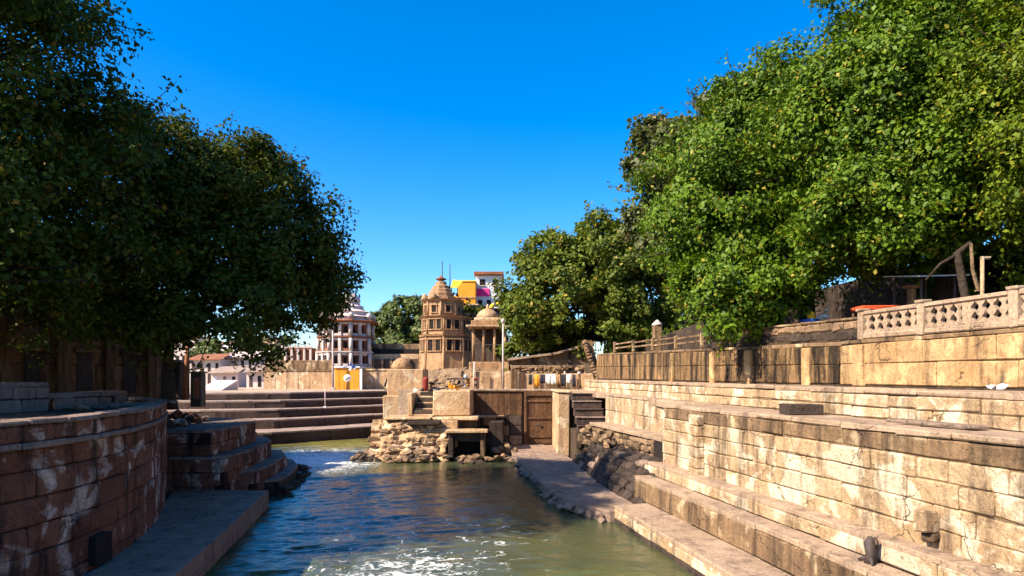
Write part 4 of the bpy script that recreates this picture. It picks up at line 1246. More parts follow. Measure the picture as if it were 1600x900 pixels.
# pavilion
PY = 70.0
px_ = X(765, PY)
t = thing('pillared_pavilion', 'small open pavilion with shallow dome beside the temple tower', 'pavilion', (px_, PY, 6))
zb, ze = Z(575, PY), Z(513, PY)
box('plinth', px_ - 2.0, px_ + 2.0, PY - 1.6, PY + 1.8, 5.0, Z(566, PY), 'tower', t, 0.05, 0.02)
for dx in (-1.6, -0.55, 0.55, 1.6):
    for dy in (-1.3, 1.3):
        tube('column', [(px_ + dx, PY + dy, Z(566, PY)), (px_ + dx, PY + dy, ze)], 0.15, 'tower', t, 8)
box('rear_wall', px_ - 1.55, px_ + 1.55, PY + 1.0, PY + 1.15, Z(566, PY), ze, 'dark', t)
for k in range(9):
    box('railing_bar', px_ - 1.5 + k * 0.36, px_ - 1.42 + k * 0.36, PY - 1.36, PY - 1.28, Z(565, PY), Z(541, PY), 'iron', t)
box('railing_top', px_ - 1.55, px_ + 1.55, PY - 1.4, PY - 1.25, Z(540.5, PY), Z(539, PY), 'iron', t)
box('eave', px_ - 2.3, px_ + 2.3, PY - 2.0, PY + 2.0, ze, ze + 0.22, 'pier', t, 0.05, 0.02)
box('roof_tier', px_ - 1.8, px_ + 1.8, PY - 1.6, PY + 1.6, ze + 0.225, ze + 0.7, 'tower', t, 0.05, 0.02)
box('roof_tier', px_ - 1.5, px_ + 1.5, PY - 1.3, PY + 1.3, ze + 0.705, ze + 1.0, 'pier', t, 0.05, 0.02)
lathe('dome', [(1.1, ze + 1.0), (1.15, ze + 1.25), (0.95, ze + 1.6), (0.55, ze + 1.9), (0.15, ze + 2.05), (0.12, ze + 2.35), (0.03, ze + 2.5)], px_ - 0.2, PY, 'pier', t, 14)

# houses behind the tower
def facade_windows(parent, x0, x1, z0, z1, y, nx, nz, ww, wh, frame, pane='void'):
    for i in range(nx):
        for j in range(nz):
            cx = x0 + (x1 - x0) * (i + 0.5) / nx; cz = z0 + (z1 - z0) * (j + 0.5) / nz
            wn_ = box('window', cx - ww / 2, cx + ww / 2, y - 0.08, y - 0.01, cz - wh / 2, cz + wh / 2, pane, parent, 0.01)
            box('sill', cx - ww / 2 - 0.1, cx + ww / 2 + 0.1, y - 0.22, y - 0.01, cz - wh / 2 - 0.14, cz - wh / 2 - 0.02, frame, wn_, 0.02)
HY = 110.0
t = thing('orange_house', 'tall plain orange house rising behind the temple tower', 'house', (X(730, HY), HY, 4.4))
hx0, hx1 = X(716, HY), X(743, HY)
box('wall', hx0, hx1, HY, HY + 6, 4.3, Z(440, HY), 'orange', t, 0.05, 0.0)
box('parapet', hx0 - 0.15, hx1 + 0.1, HY - 0.15, HY + 6, Z(440, HY), Z(438, HY), 'yellow', t, 0.03)
box('lower_wing', X(706, HY), hx0 - 0.02, HY - 1.0, HY + 5, 4.3, Z(463, HY), 'orange', t, 0.05)
box('string_course', hx0 - 0.1, hx1 + 0.05, HY - 0.12, HY - 0.005, Z(466, HY), Z(464, HY), 'tower', t, 0.02)
facade_windows(t, hx0, hx1, 6, 14, HY, 2, 2, 0.8, 1.3, 'pier')
t = thing('yellow_awning', 'bright yellow awning on poles left of the orange house', 'awning', (X(713, 104), 104, 4.4))
V = [(X(704, 104), 104, Z(448, 104)), (X(716, 104), 104, Z(449, 104)), (X(722, 104), 106, Z(436, 104)), (X(706, 104), 106, Z(434, 104))]
V += [(a, b, c - 0.12) for a, b, c in V]
add('canopy', mesh_from('canopy', V, [[0, 1, 2, 3], [7, 6, 5, 4], [0, 4, 5, 1], [1, 5, 6, 2], [2, 6, 7, 3], [3, 7, 4, 0]]), 'yellow', t)
for a in (705, 715):
    tube('pole', [(X(a, 104), 104.2, 4.3), (X(a, 104), 104.2, Z(447, 104))], 0.1, 'iron', t, 6)
t = thing('white_house', 'white upper house with a magenta band and brown roof above the pavilion', 'house', (X(760, 113), 113, 4.4))
wx0, wx1 = X(743.5, 113), X(784, 113)
box('wall', wx0, wx1, 113, 120, 4.3, Z(430, 113), 'palegrey', t, 0.05)
box('magenta_band', wx0 + 0.02, X(765, 113), 112.88, 112.995, Z(463, 113), Z(451, 113), 'pink', t, 0.02)
box('roof', wx0 - 0.3, wx1 + 0.3, 112.3, 120.3, Z(429.8, 113), Z(425, 113), 'temple_red', t, 0.05)
facade_windows(t, wx0, wx1, Z(450, 113), Z(432, 113), 113, 2, 1, 0.9, 1.0, 'temple')
facade_windows(t, wx0, wx1, Z(480, 113), Z(465, 113), 113, 3, 1, 0.7, 0.8, 'temple')
goods(782, 482, 80, [(-0.9, 0.3, 1.0, 'yellow', 'sheet'), (-0.2, 0.6, 0.9, 'yellow', 'sheet'), (-1.6, 0.0, 0.9, 'tower', 'sheet')], 'yellow_sheets', 'yellow sheets heaped on the roofs right of the pavilion dome', 'sheets')
t = thing('roof_shacks', 'jumble of dark shacks stacked behind the pavilion', 'shacks', (-4, 92, 4.4))
r = random.Random(101)
for k in range(16):
    x = X(r.uniform(712, 785), 92); zt_ = Z(r.uniform(478, 520), 92); wd = r.uniform(0.9, 2.0)
    o = box('shack_wall', x - wd / 2, x + wd / 2, 90 + r.uniform(0, 4), 96, 4.3, zt_, r.choice(['dark', 'band', 'tower', 'rock', 'dark']), t, 0.05, 0.02)
    box('shack_roof', x - wd / 2 - 0.2, x + wd / 2 + 0.2, 89.8, 96, zt_ + 0.005, zt_ + 0.14, r.choice(['iron', 'pier', 'dark', 'palegrey']), t, 0.02, 0.02)

# left temple
LY = 105.0
lx = X(540, LY)
t = thing('whitewashed_temple', 'whitewashed three storey temple with red recesses and stepped dome roof', 'temple', (lx, LY, 4.4))
levels = [Z(603, LY), Z(573, LY), Z(550, LY), Z(527, LY), Z(503, LY)]
lx = X(541, LY)
RT = 4.3
lathe('plinth', [(RT + 0.5, 4.3), (RT + 0.5, levels[1] - 0.9), (RT + 0.2, levels[1] - 0.8), (RT + 0.2, levels[1] - 0.3)], lx, LY, 'temple', t, 8, math.pi / 8, False)
for f in range(1, 4):
    z0, z1 = levels[f], levels[f + 1]
    rr_ = RT - 0.12 * (f - 1)
    lathe('storey', [(rr_ - 0.55, z0), (rr_ - 0.55, z1 - 0.3)], lx, LY, 'temple_red', t, 8, math.pi / 8, False)
    lathe('floor_band', [(rr_ + 0.15, z0 - 0.3), (rr_ + 0.45, z0 - 0.15), (rr_ + 0.45, z0 - 0.02), (rr_ + 0.1, z0)], lx, LY, 'temple' if f != 3 else 'temple_red', t, 8, math.pi / 8, False)
    for k in range(8):
        a = math.pi / 8 + 2 * math.pi * k / 8
        tube('column', [(lx + rr_ * math.cos(a), LY + rr_ * math.sin(a), z0), (lx + rr_ * math.cos(a), LY + rr_ * math.sin(a), z1 - 0.3)], 0.30, 'temple', t, 8)
        if k in (3, 4, 5, 6):
            am = a + math.pi / 8; ap = rr_ * math.cos(math.pi / 8)
            dx, dy = math.cos(am), math.sin(am)
            block('column', lx + ap * dx, LY + ap * dy, (z0 + z1 - 0.3) / 2, 0.45, 0.45, z1 - z0 - 0.31, 'temple', t, am + math.pi / 2, 0.05, 0.0)
            for o_ in (-0.72, 0.72):
                ai = (rr_ - 0.55) * math.cos(math.pi / 8) + 0.03
                block('window', lx + ai * dx - dy * o_, LY + ai * dy + dx * o_, (z0 + z1) / 2 - 0.2, 0.45, 0.1, (z1 - z0) * 0.42, 'void', t, am + math.pi / 2, 0.02, 0.0)
                block('lintel', lx + (ap - 0.1) * dx - dy * o_, LY + (ap - 0.1) * dy + dx * o_, z1 - 0.47, 0.95, 0.3, 0.3, 'temple', t, am + math.pi / 2, 0.05, 0.0)
                block('railing', lx + (ap - 0.05) * dx - dy * o_, LY + (ap - 0.05) * dy + dx * o_, z0 + 0.2, 0.95, 0.2, 0.38, 'temple' if f % 2 else 'temple_red', t, am + math.pi / 2, 0.04, 0.0)
zt = levels[4]
lathe('roof_eave', [(RT + 0.1, zt - 0.3), (RT + 0.8, zt - 0.12), (RT + 0.75, zt + 0.0), (RT, zt + 0.12)], lx, LY, 'temple_red', t, 8, math.pi / 8, False)
lathe('stepped_roof', [(3.7, zt + 0.1), (3.6, zt + 0.55), (3.95, zt + 0.65), (3.2, zt + 0.95), (3.1, zt + 1.35), (3.4, zt + 1.45), (2.6, zt + 1.8), (2.3, zt + 2.2), (2.5, zt + 2.3), (1.9, zt + 2.6), (1.8, zt + 2.9)], lx + 0.2, LY, 'pinkslab', t, 16, math.pi / 16, False)
lathe('dome', [(1.75, zt + 2.9), (1.9, zt + 3.3), (1.6, zt + 3.9), (0.9, zt + 4.35), (0.25, zt + 4.5), (0.22, zt + 4.8), (0.04, zt + 5.1)], lx + 0.3, LY, 'temple', t, 14)
for k in range(8):
    a = math.pi / 8 + 2 * math.pi * k / 8
    lathe('corner_cupola', [(0.42, zt), (0.45, zt + 0.5), (0.55, zt + 0.55), (0.38, zt + 0.95), (0.08, zt + 1.2)], lx + 4.1 * math.cos(a), LY + 4.1 * math.sin(a), 'temple', t, 8)
lathe('corner_spire', [(0.9, zt), (1.0, zt + 1.0), (0.8, zt + 1.3), (0.62, zt + 2.4), (0.42, zt + 3.2), (0.2, zt + 3.9), (0.12, zt + 4.6), (0.03, zt + 5.4)], lx - 3.0, LY - 2.2, 'temple', t, 10)
# wing under the trees
box('wing', lx - RT - 5.0, lx - RT - 0.6, LY - 1.0, LY + 3, 4.3, levels[2] + 0.6, 'temple_red', t, 0.05)
for k in range(5):
    x = lx - RT - 4.8 + k * 0.95
    box('wing_column', x, x + 0.35, LY - 1.35, LY - 1.005, 4.4, levels[2] + 0.6, 'temple', t, 0.05)
for z in (levels[1] - 0.1, levels[2] + 0.6):
    box('wing_band', lx - RT - 5.2, lx - RT - 0.55, LY - 1.5, LY - 1.355, z, z + 0.3, 'temple', t, 0.04)
# orange booth
BY = 92.0
t = thing('orange_booth', 'orange walled booth with a grey lid before the white temple', 'booth', (X(542, BY), BY, 4.4))
box('body', X(523, BY), X(561, BY), BY, BY + 2.5, 4.35, Z(575, BY), 'orange', t, 0.04, 0.02)
box('lid', X(522, BY), X(563, BY), BY - 0.2, BY + 2.7, Z(575, BY) + 0.005, Z(572.5, BY), 'palegrey', t, 0.04)
box('corner_post', X(562, BY), X(566, BY), BY - 0.1, BY + 0.2, 4.35, Z(576, BY), 'palegrey', t)
for k in range(4):
    box('panel_seam', X(529 + 8 * k, BY), X(529.6 + 8 * k, BY), BY - 0.02, BY - 0.003, 4.4, Z(576, BY), 'tower', t, 0.005)
q = P(520, 600, 91)
t = thing('flag_mast', 'tall white mast at the corner of the orange booth', 'mast', (q.x, q.y, 4.4))
tube('shaft', [(q.x, q.y, 4.3), (q.x, q.y, Z(500, 91))], [0.15, 0.10], 'temple', t, 10)
block('base', q.x, q.y, 4.5, 0.6, 0.6, 0.3, 'temple', t)
q = P(543, 595, 90.5)
t = thing('round_sign', 'white round board on a thin post before the orange booth', 'sign', (q.x, q.y, 4.4))
tube('post', [(q.x, q.y, 4.3), (q.x, q.y, Z(596, 90.5))], 0.08, 'iron', t, 6)
ds = lathe('disc', [(0.46, 0), (0.5, 0.05), (0.46, 0.12)], 0, 0, 'white', t, 18)
ds.matrix_basis = Matrix.Translation((q.x, q.y, Z(591, 90.5))) @ Matrix.Rotation(math.radians(90), 4, 'X')
o = block('bar', q.x, q.y - 0.15, Z(591, 90.5), 0.7, 0.05, 0.12, 'darkcloth', t, 0, 0.02, 0, -0.6)
goods(548, 578, 90.8, [(0, 0.1, 0.7, 'white', 'bundle'), (0.3, 0.5, 0.8, 'blue', 'bundle'), (0.5, 0.2, 0.6, 'white', 'bundle'), (-0.1, 0.7, 0.5, 'blue', 'bundle')], 'blue_bundle', 'blue and white cloth bundle hung above the round board', 'bundle')
# low walls of the plaza
def low_wall(px0, px1, Y, ytop, ybot, mat, label, caps='band', captop=None):
    t = thing('low_wall', label, 'wall', (X((px0 + px1) / 2, Y), Y, 4.4))
    n = max(2, int((px1 - px0) / 16))
    for k in range(n):
        a = px0 + (px1 - px0) * k / n; b = px0 + (px1 - px0) * (k + 1) / n
        box('panel', X(a, Y) + 0.01, X(b, Y) - 0.01, Y, Y + 0.8, 4.3, Z(ytop, Y), mat, t, 0.03, 0.02)
    box('cap', X(px0, Y) - 0.1, X(px1, Y) + 0.1, Y - 0.12, Y + 0.9, Z(ytop, Y) + 0.005, Z(ytop, Y) + 0.22, caps, t, 0.03, 0.02)
    if captop:
        box('upper_tier', X(px0, Y) + 0.05, X(px1, Y) - 0.05, Y + 0.15, Y + 0.95, Z(ytop, Y) + 0.225, Z(captop, Y), caps, t, 0.03, 0.02)
low_wall(412, 520, 96, 580, 607, 'pier', 'long pale panelled wall with a brown upper tier left of the orange booth', 'band', 563)
low_wall(566, 612, 94, 579, 607, 'pier', 'pale mottled wall between the orange booth and the domed shrine', 'pier')
t = thing('terrace_house', 'long low dark terraced house behind the pale mottled wall', 'house', (X(620, 104), 104, 4.4))
for (ya, yb, dy, mt) in ((580, 561, 0, 'riser'), (561, 553, 0.5, 'pier'), (553, 545, 1.2, 'void'), (545, 536, 1.8, 'band')):
    box('tier', X(578, 104), X(660, 104), 104 + dy, 112, Z(ya, 104), Z(yb, 104) - 0.01, mt, t, 0.04, 0.02)
box('base_tier', X(578, 104), X(660, 104), 104.2, 112, 4.3, Z(580, 104) - 0.01, 'band', t, 0.04)
for k in range(6):
    x = X(582 + 14 * k, 104)
    box('pier', x, x + 0.35, 103.6, 103.98, 4.3, Z(561, 104), 'band', t, 0.03)

# ---- far left waterfront below the trees; pale colours stand in for bright haze
t = thing('boat_ramp', 'pale pink concrete ramp on the far plaza under the left trees', 'ramp', (X(335, 88), 88, 4.4))
V = [(X(316, 88), 86, 4.42), (X(356, 88), 86, 4.42), (X(352, 88), 92, Z(594, 90)), (X(318, 88), 92, Z(594, 90)), (X(318, 88), 92, 4.3), (X(352, 88), 92, 4.3), (X(316, 88), 86, 4.3), (X(356, 88), 86, 4.3)]
add('ramp_slab', mesh_from('ramp_slab', V, [[0, 1, 2, 3], [3, 2, 5, 4], [0, 3, 4, 6], [1, 7, 5, 2], [6, 7, 1, 0]]), 'pinkslab', t)
shed_labels = ['pale open shed with pinkish roof farthest left on the waterfront', 'long pale shed with a grey blue roof on the waterfront', 'white shed under a tan roof near the brown tiered wall', 'small white shed right beside the brown tiered wall']
for k, (a, b, Y, top, rf) in enumerate(((296, 345, 122, 556, 'temple_red'), (330, 372, 112, 576, 'steps'), (350, 408, 126, 552, 'pinkslab'), (385, 412, 104, 574, 'steps'))):
    t = thing('waterfront_shed', shed_labels[k], 'shed', (X((a + b) / 2, Y), Y, 4.4), 'waterfront sheds')
    x0, x1 = X(a, Y), X(b, Y); zt_ = Z(top, Y)
    box('wall', x0, x1, Y, Y + 4, 4.3, zt_ - 0.6, 'pinkslab' if k % 2 else 'temple', t, 0.03)
    V = [(x0 - 0.4, Y - 0.8, zt_ - 0.7), (x1 + 0.4, Y - 0.8, zt_ - 0.6), (x1 + 0.2, Y + 4.2, zt_ + 0.6), (x0 - 0.2, Y + 4.2, zt_ + 0.4)]
    V += [(p, q_, z - 0.1) for p, q_, z in V]
    add('roof', mesh_from('roof', V, [[0, 1, 2, 3], [7, 6, 5, 4], [0, 4, 5, 1], [1, 5, 6, 2], [2, 6, 7, 3], [3, 7, 4, 0]]), rf, t)
    n = max(2, int((x1 - x0) / 1.2))
    for i in range(n):
        x = x0 + (x1 - x0) * (i + 0.5) / n
        box('opening', x - 0.25, x + 0.25, Y - 0.06, Y - 0.005, 4.6, zt_ - 1.3, r.choice(['void', 'band', 'palegrey', 'riser']), t, 0.01)
bl = ['pale three storey building seen through the leaves far left', 'white building with many windows beyond the waterfront sheds', 'cream building beyond the tan shed roof']
for k, (a, b, Y, top) in enumerate(((262, 312, 190, 528), (318, 366, 210, 536), (372, 430, 200, 530))):
    t = thing('far_building', bl[k], 'building', (X((a + b) / 2, Y), Y, 4.4), 'buildings on the far bank')
    x0, x1 = X(a, Y), X(b, Y); zt_ = Z(top, Y)
    box('wall', x0, x1, Y, Y + 8, 4.3, zt_, ['temple', 'white', 'pier'][k], t, 0.05)  # pale walls carry the overexposed haze in their colour
    facade_windows(t, x0, x1, 6, zt_, Y, 5, 3, 0.9, 1.2, 'temple')
    box('roof_slab', x0 - 0.3, x1 + 0.3, Y - 0.4, Y + 8.2, zt_ + 0.005, zt_ + 0.4, 'temple_red', t, 0.05)

# ================================================================== FAR STEPS (back left)
t = thing('wide_steps', 'wide dark risered stone steps curving down to the water beyond the pier', 'steps', (-20, 66, 0))
tiers = [(0.0, -1.0, 1.12), (4.6, 1.12, 2.0), (7.6, 2.0, 2.85), (10.4, 2.85, 3.65), (13.2, 3.65, 4.40)]
for i, (off, z0, z1) in enumerate(tiers):
    pth = Path(far_pts(off))
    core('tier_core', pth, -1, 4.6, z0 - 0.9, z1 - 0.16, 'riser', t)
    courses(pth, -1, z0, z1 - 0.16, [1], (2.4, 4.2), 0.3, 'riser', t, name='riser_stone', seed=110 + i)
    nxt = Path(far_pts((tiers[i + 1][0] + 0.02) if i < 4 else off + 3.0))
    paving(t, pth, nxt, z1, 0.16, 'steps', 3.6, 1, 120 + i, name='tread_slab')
q = P(505, 628, 70)
b = thing('step_post', 'thin pale post standing on the wide far steps', 'post', (q.x, 72, 2.9))
tube('shaft', [(X(508, 70.5), 70.5, 2.8), (X(508, 70.5), 70.5, 4.9)], 0.05, 'pinkslab', b, 6)
block('base', X(508, 70.5), 70.5, 2.95, 0.35, 0.35, 0.14, 'palegrey', b)

# ================================================================== LEFT BANK
bast = Path(left_edge)
w = thing('bastion_wall', 'curved red sandstone bastion with white salt patches on the left bank', 'wall', (-12, 20, 0.8))
core('mortar_core', bast, -1, 0.9, -1.5, 4.6, 'mortar_red', w, 0.08)
sA, sB = 6.0, bast.L
courses(bast, -1, 0.3, 4.30, [0.70, 0.66, 0.62, 0.62, 0.60, 0.5], (0.7, 1.7), 0.32, 'red', w, seed=130, s0=sA, s1=sB, proud=0.05, ch=0.035, jit=0.02)
courses(Path(smooth_path([(x + 0.10, y - 0.03) for x, y in left_edge[::6]] , 42)), -1, 4.30, 4.46, [1], (0.9, 1.6), 0.6, 'redtop', w, name='string_course', seed=131, s0=sA, proud=0.04)
courses(bast, -1, 4.46, 4.86, [1], (0.7, 1.5), 0.4, 'red', w, name='parapet_stone', seed=132, s0=sA, proud=0.04)
courses(Path([(x + 0.06, y) for x, y in left_edge]), -1, 4.86, 5.0, [1], (1.0, 1.9), 0.75, 'redtop', w, name='coping_stone', seed=133, s0=sA, proud=0.05)
# black block painted as the shade inside a drain, low in the bastion
p = bast.at(17.8)
block('drain_shade', p.x + 0.0, p.y, 1.3, 0.7, 0.5, 0.8, 'void', w, 1.5)

# platform at the foot of the bastion
plA = Path([(-14.0, 4.0), (-11.0, 12.0), (-11.2, 18.0), (-12.2, 23.0), (-14.1, 27.5), (-15.6, 31.4)])
plB = Path([(-6.0, 4.0), (-7.7, 12.0), (-8.85, 18.0), (-9.7, 23.0), (-10.6, 28.0), (-11.2, 31.4)])
t = thing('landing_platform', 'sloping grey stone landing at the foot of the red bastion', 'platform', (-10.5, 22, 0))
core('platform_core', Path([(a.x - 0.1, a.y) for a in plB.p]), -1, 4.5, -1.6, 0.40, 'dark', t)
paving(t, plA, plB, 0.82, 0.40, 'grey', 2.6, 3, 141, jit=0.16, zj=0.012)
courses(plB, -1, -0.4, 0.42, [0.5, 0.5], (1.2, 2.6), 0.4, ['dark', 'redtop'], t, name='edge_stone', seed=142)

# stepped pier block beyond the platform
t = thing('stepped_pier', 'dark stepped red stone pier with rounded steps at the bend of the canal', 'pier', (-14.5, 36, 0))
def tier(z0, z1, pts, mat, topmat, fr, seed, L=(0.8, 1.6)):
    n = len(pts)
    pth = Path(pts)
    core('tier_core', pth, -1, 0.8, z0 - 0.3, z1 - 0.14, 'mortar_red', t)
    courses(pth, -1, z0, z1 - 0.12, fr, L, 0.35, mat, t, seed=seed, proud=0.05, ch=0.04, jit=0.03)
    inner = Path([(p[0] - 0.0, p[1]) for p in pts])
    off = pth.offset(0.9)
    paving(t, pth, Path([(o.x, o.y) for o in off]), z1, 0.12, topmat, 1.5, 1, seed + 1, name='tread_slab')
    cx = sum(p[0] for p in pts) / n; cy = sum(p[1] for p in pts) / n
    V = [(o.x, o.y, z1 - 0.02) for o in off]
    if n > 2:
        V2 = V + [(a, b, z0 - 0.3) for a, b, c in V]
        m_ = len(V)
        Fc = [list(range(m_)), list(range(2 * m_ - 1, m_ - 1, -1))] + [[i, (i + 1) % m_, m_ + (i + 1) % m_, m_ + i] for i in range(m_)]
        me = mesh_from('tier_fill', V2, Fc)
        bm = bmesh.new(); bm.from_mesh(me); bmesh.ops.recalc_face_normals(bm, faces=bm.faces); bm.to_mesh(me); bm.free()
        add('tier_fill', me, topmat, t)
tier(2.35, 3.55, [(-18.5, 31.6), (-13.95, 31.6), (-14.15, 35.0), (-14.6, 39.0), (-15.6, 41.0), (-18.5, 42.0)], 'red', 'redtop', [0.6, 0.6], 151)
tier(0.4, 2.35, [(-18.2, 31.3), (-13.2, 31.3), (-13.35, 35.0), (-13.9, 39.5), (-15.0, 42.0), (-18.2, 43.2)], 'red', 'redtop', [0.65, 0.65, 0.65], 153)
tier(0.2, 1.45, [(-13.6, 33.2), (-12.6, 33.6), (-12.75, 36.5), (-13.3, 40.3), (-14.6, 43.2), (-17.2, 44.2)], 'red', 'redtop', [0.6, 0.6], 155, (0.6, 1.2))
tier(-0.6, 0.75, [(-13.3, 34.6), (-12.0, 35.2), (-12.2, 38.0), (-12.9, 41.2), (-14.2, 44.2), (-17.0, 45.2)], 'dark', 'redtop', [0.6, 0.6], 157, (0.6, 1.2))
r = random.Random(160)
for k in range(26):
    s = r.random()
    x = -11.9 - 1.9 * s * s + r.uniform(-0.25, 0.35); y = 35.2 + 9.5 * s
    rock(x, y, r.uniform(-0.1, 0.3), r.uniform(0.5, 1.1), r.uniform(0.5, 1.1), r.uniform(0.3, 0.6), 'dark', t, r)

# low wall stones and benches on the left terrace
t = thing('terrace_bench', 'long grey stone bench wall on the shaded left terrace', 'bench', (-15, 24, 4.8))
bp_ = Path([(-20.0, 16.0), (-17.6, 21.0), (-16.6, 24.5)])
core('bench_core', bp_, -1, 0.9, 4.6, 5.68, 'mortar_red', t)
courses(bp_, -1, 4.78, 5.66, [0.45, 0.4], (0.8, 1.8), 0.3, 'redtop', t, seed=171, proud=0.05)
courses(bp_, -1, 5.66, 5.84, [1], (1.4, 2.4), 1.1, 'redtop', t, name='bench_slab', seed=172)
t = thing('terrace_bench', 'lower stone ledge with loose slabs beyond the long bench', 'bench', (-16.5, 28, 4.8))
bp_ = Path([(-16.9, 25.2), (-16.6, 28.6), (-17.6, 31.2)])
core('bench_core', bp_, -1, 1.0, 4.6, 5.22, 'mortar_red', t)
courses(bp_, -1, 4.78, 5.22, [1], (0.8, 1.5), 0.3, 'redtop', t, seed=173, proud=0.06)
courses(bp_, -1, 5.22, 5.42, [1], (1.2, 2.0), 1.2, 'redtop', t, name='bench_slab', seed=174)
r = random.Random(175)
for k in range(14):
    rock(-15.6 + r.uniform(-0.8, 0.6), 27 + r.uniform(-3, 4), 4.92, r.uniform(0.3, 0.8), r.uniform(0.3, 0.8), r.uniform(0.12, 0.3), 'redtop', t, r, 'loose_stone')
# rubble behind the stepped pier
t = thing('rubble_heap', 'reddish rubble heap between the bastion and the stepped pier', 'rubble', (-17, 35, 3.6))
for k in range(34):
    x = r.uniform(-19.5, -16.6); y = r.uniform(32.8, 38)
    rock(x, y, 3.6 + r.uniform(0, 0.6) * max(0.1, (-15.8 - x) / 3), r.uniform(0.4, 1.1), r.uniform(0.4, 1.0), r.uniform(0.3, 0.7), 'red' if r.random() < 0.5 else 'dark', t, r)
# dark old house under the left trees
t = thing('old_house', 'old brown stone house with pilasters in deep shade under the left trees', 'house', (-23, 36, 4.8))
hp = Path([(-27.5, 22.0), (-24.0, 32.0), (-21.2, 41.5)])
core('wall', hp, -1, 5.0, 4.6, 9.6, 'mortar', t)
courses(hp, -1, 4.8, 9.5, [0.9] * 5, (1.4, 2.6), 0.2, 'housewall', t, name='wall_stone', seed=181, proud=0.03)
courses(hp, -1, 9.5, 9.85, [1], (2.0, 3.2), 0.7, 'housewall', t, name='cornice_stone', seed=182)
for k in range(7):
    p = hp.at(2.0 + 2.9 * k)
    block('pilaster', p.x + 0.12, p.y, 7.1, 0.55, 0.3, 4.7, 'housewall', t, 1.25, 0.04, 0.02)
for k in range(6):
    p = hp.at(3.45 + 2.9 * k)
    block('doorway', p.x + 0.02, p.y, 6.2, 0.9, 0.12, 2.2, 'dark', t, 1.25)
    block('doorway_head', p.x + 0.1, p.y, 7.42, 1.3, 0.3, 0.2, 'housewall', t, 1.25)
t = thing('shed_wall', 'low dark wall with slab cap behind the left tree trunks', 'wall', (-25, 46, 4.8))
box('wall_body', -28, -22.4, 46, 47.5, 4.5, Z(567, 46.5), 'dark', t, 0.05, 0.03)
box('wall_cap', -28.2, -22.2, 45.8, 47.7, Z(567, 46.5) + 0.005, Z(567, 46.5) + 0.2, 'redtop', t, 0.04, 0.03)
q = P(291, 600, 40)
t = thing('red_pole', 'thin reddish pole rising beside the left tree trunks', 'pole', (q.x, q.y, 4.8))
tube('shaft', [(q.x - 0.12, q.y, 4.7), (q.x, q.y, 6.6), (q.x + 0.12, q.y, Z(528, 40))], [0.16, 0.13, 0.1], 'temple_red', t, 8)
lathe('cap', [(0.14, Z(528, 40)), (0.17, Z(528, 40) + 0.08), (0.05, Z(528, 40) + 0.2)], q.x + 0.12, q.y, 'white', t, 8)
q = P(306, 600, 42)
t = thing('red_kiosk', 'small dark kiosk with a dull red panel beside the thin pole', 'kiosk', (q.x, q.y, 4.8))
box('body', q.x - 0.35, q.x + 0.3, q.y, q.y + 0.7, 4.2, Z(583, 42), 'iron', t, 0.03)
box('panel', q.x - 0.15, q.x + 0.22, q.y - 0.03, q.y - 0.004, 4.7, Z(590, 42), 'temple_red', t, 0.01)
box('lid', q.x - 0.42, q.x + 0.38, q.y - 0.08, q.y + 0.8, Z(583, 42) + 0.004, Z(583, 42) + 0.1, 'iron', t, 0.02)

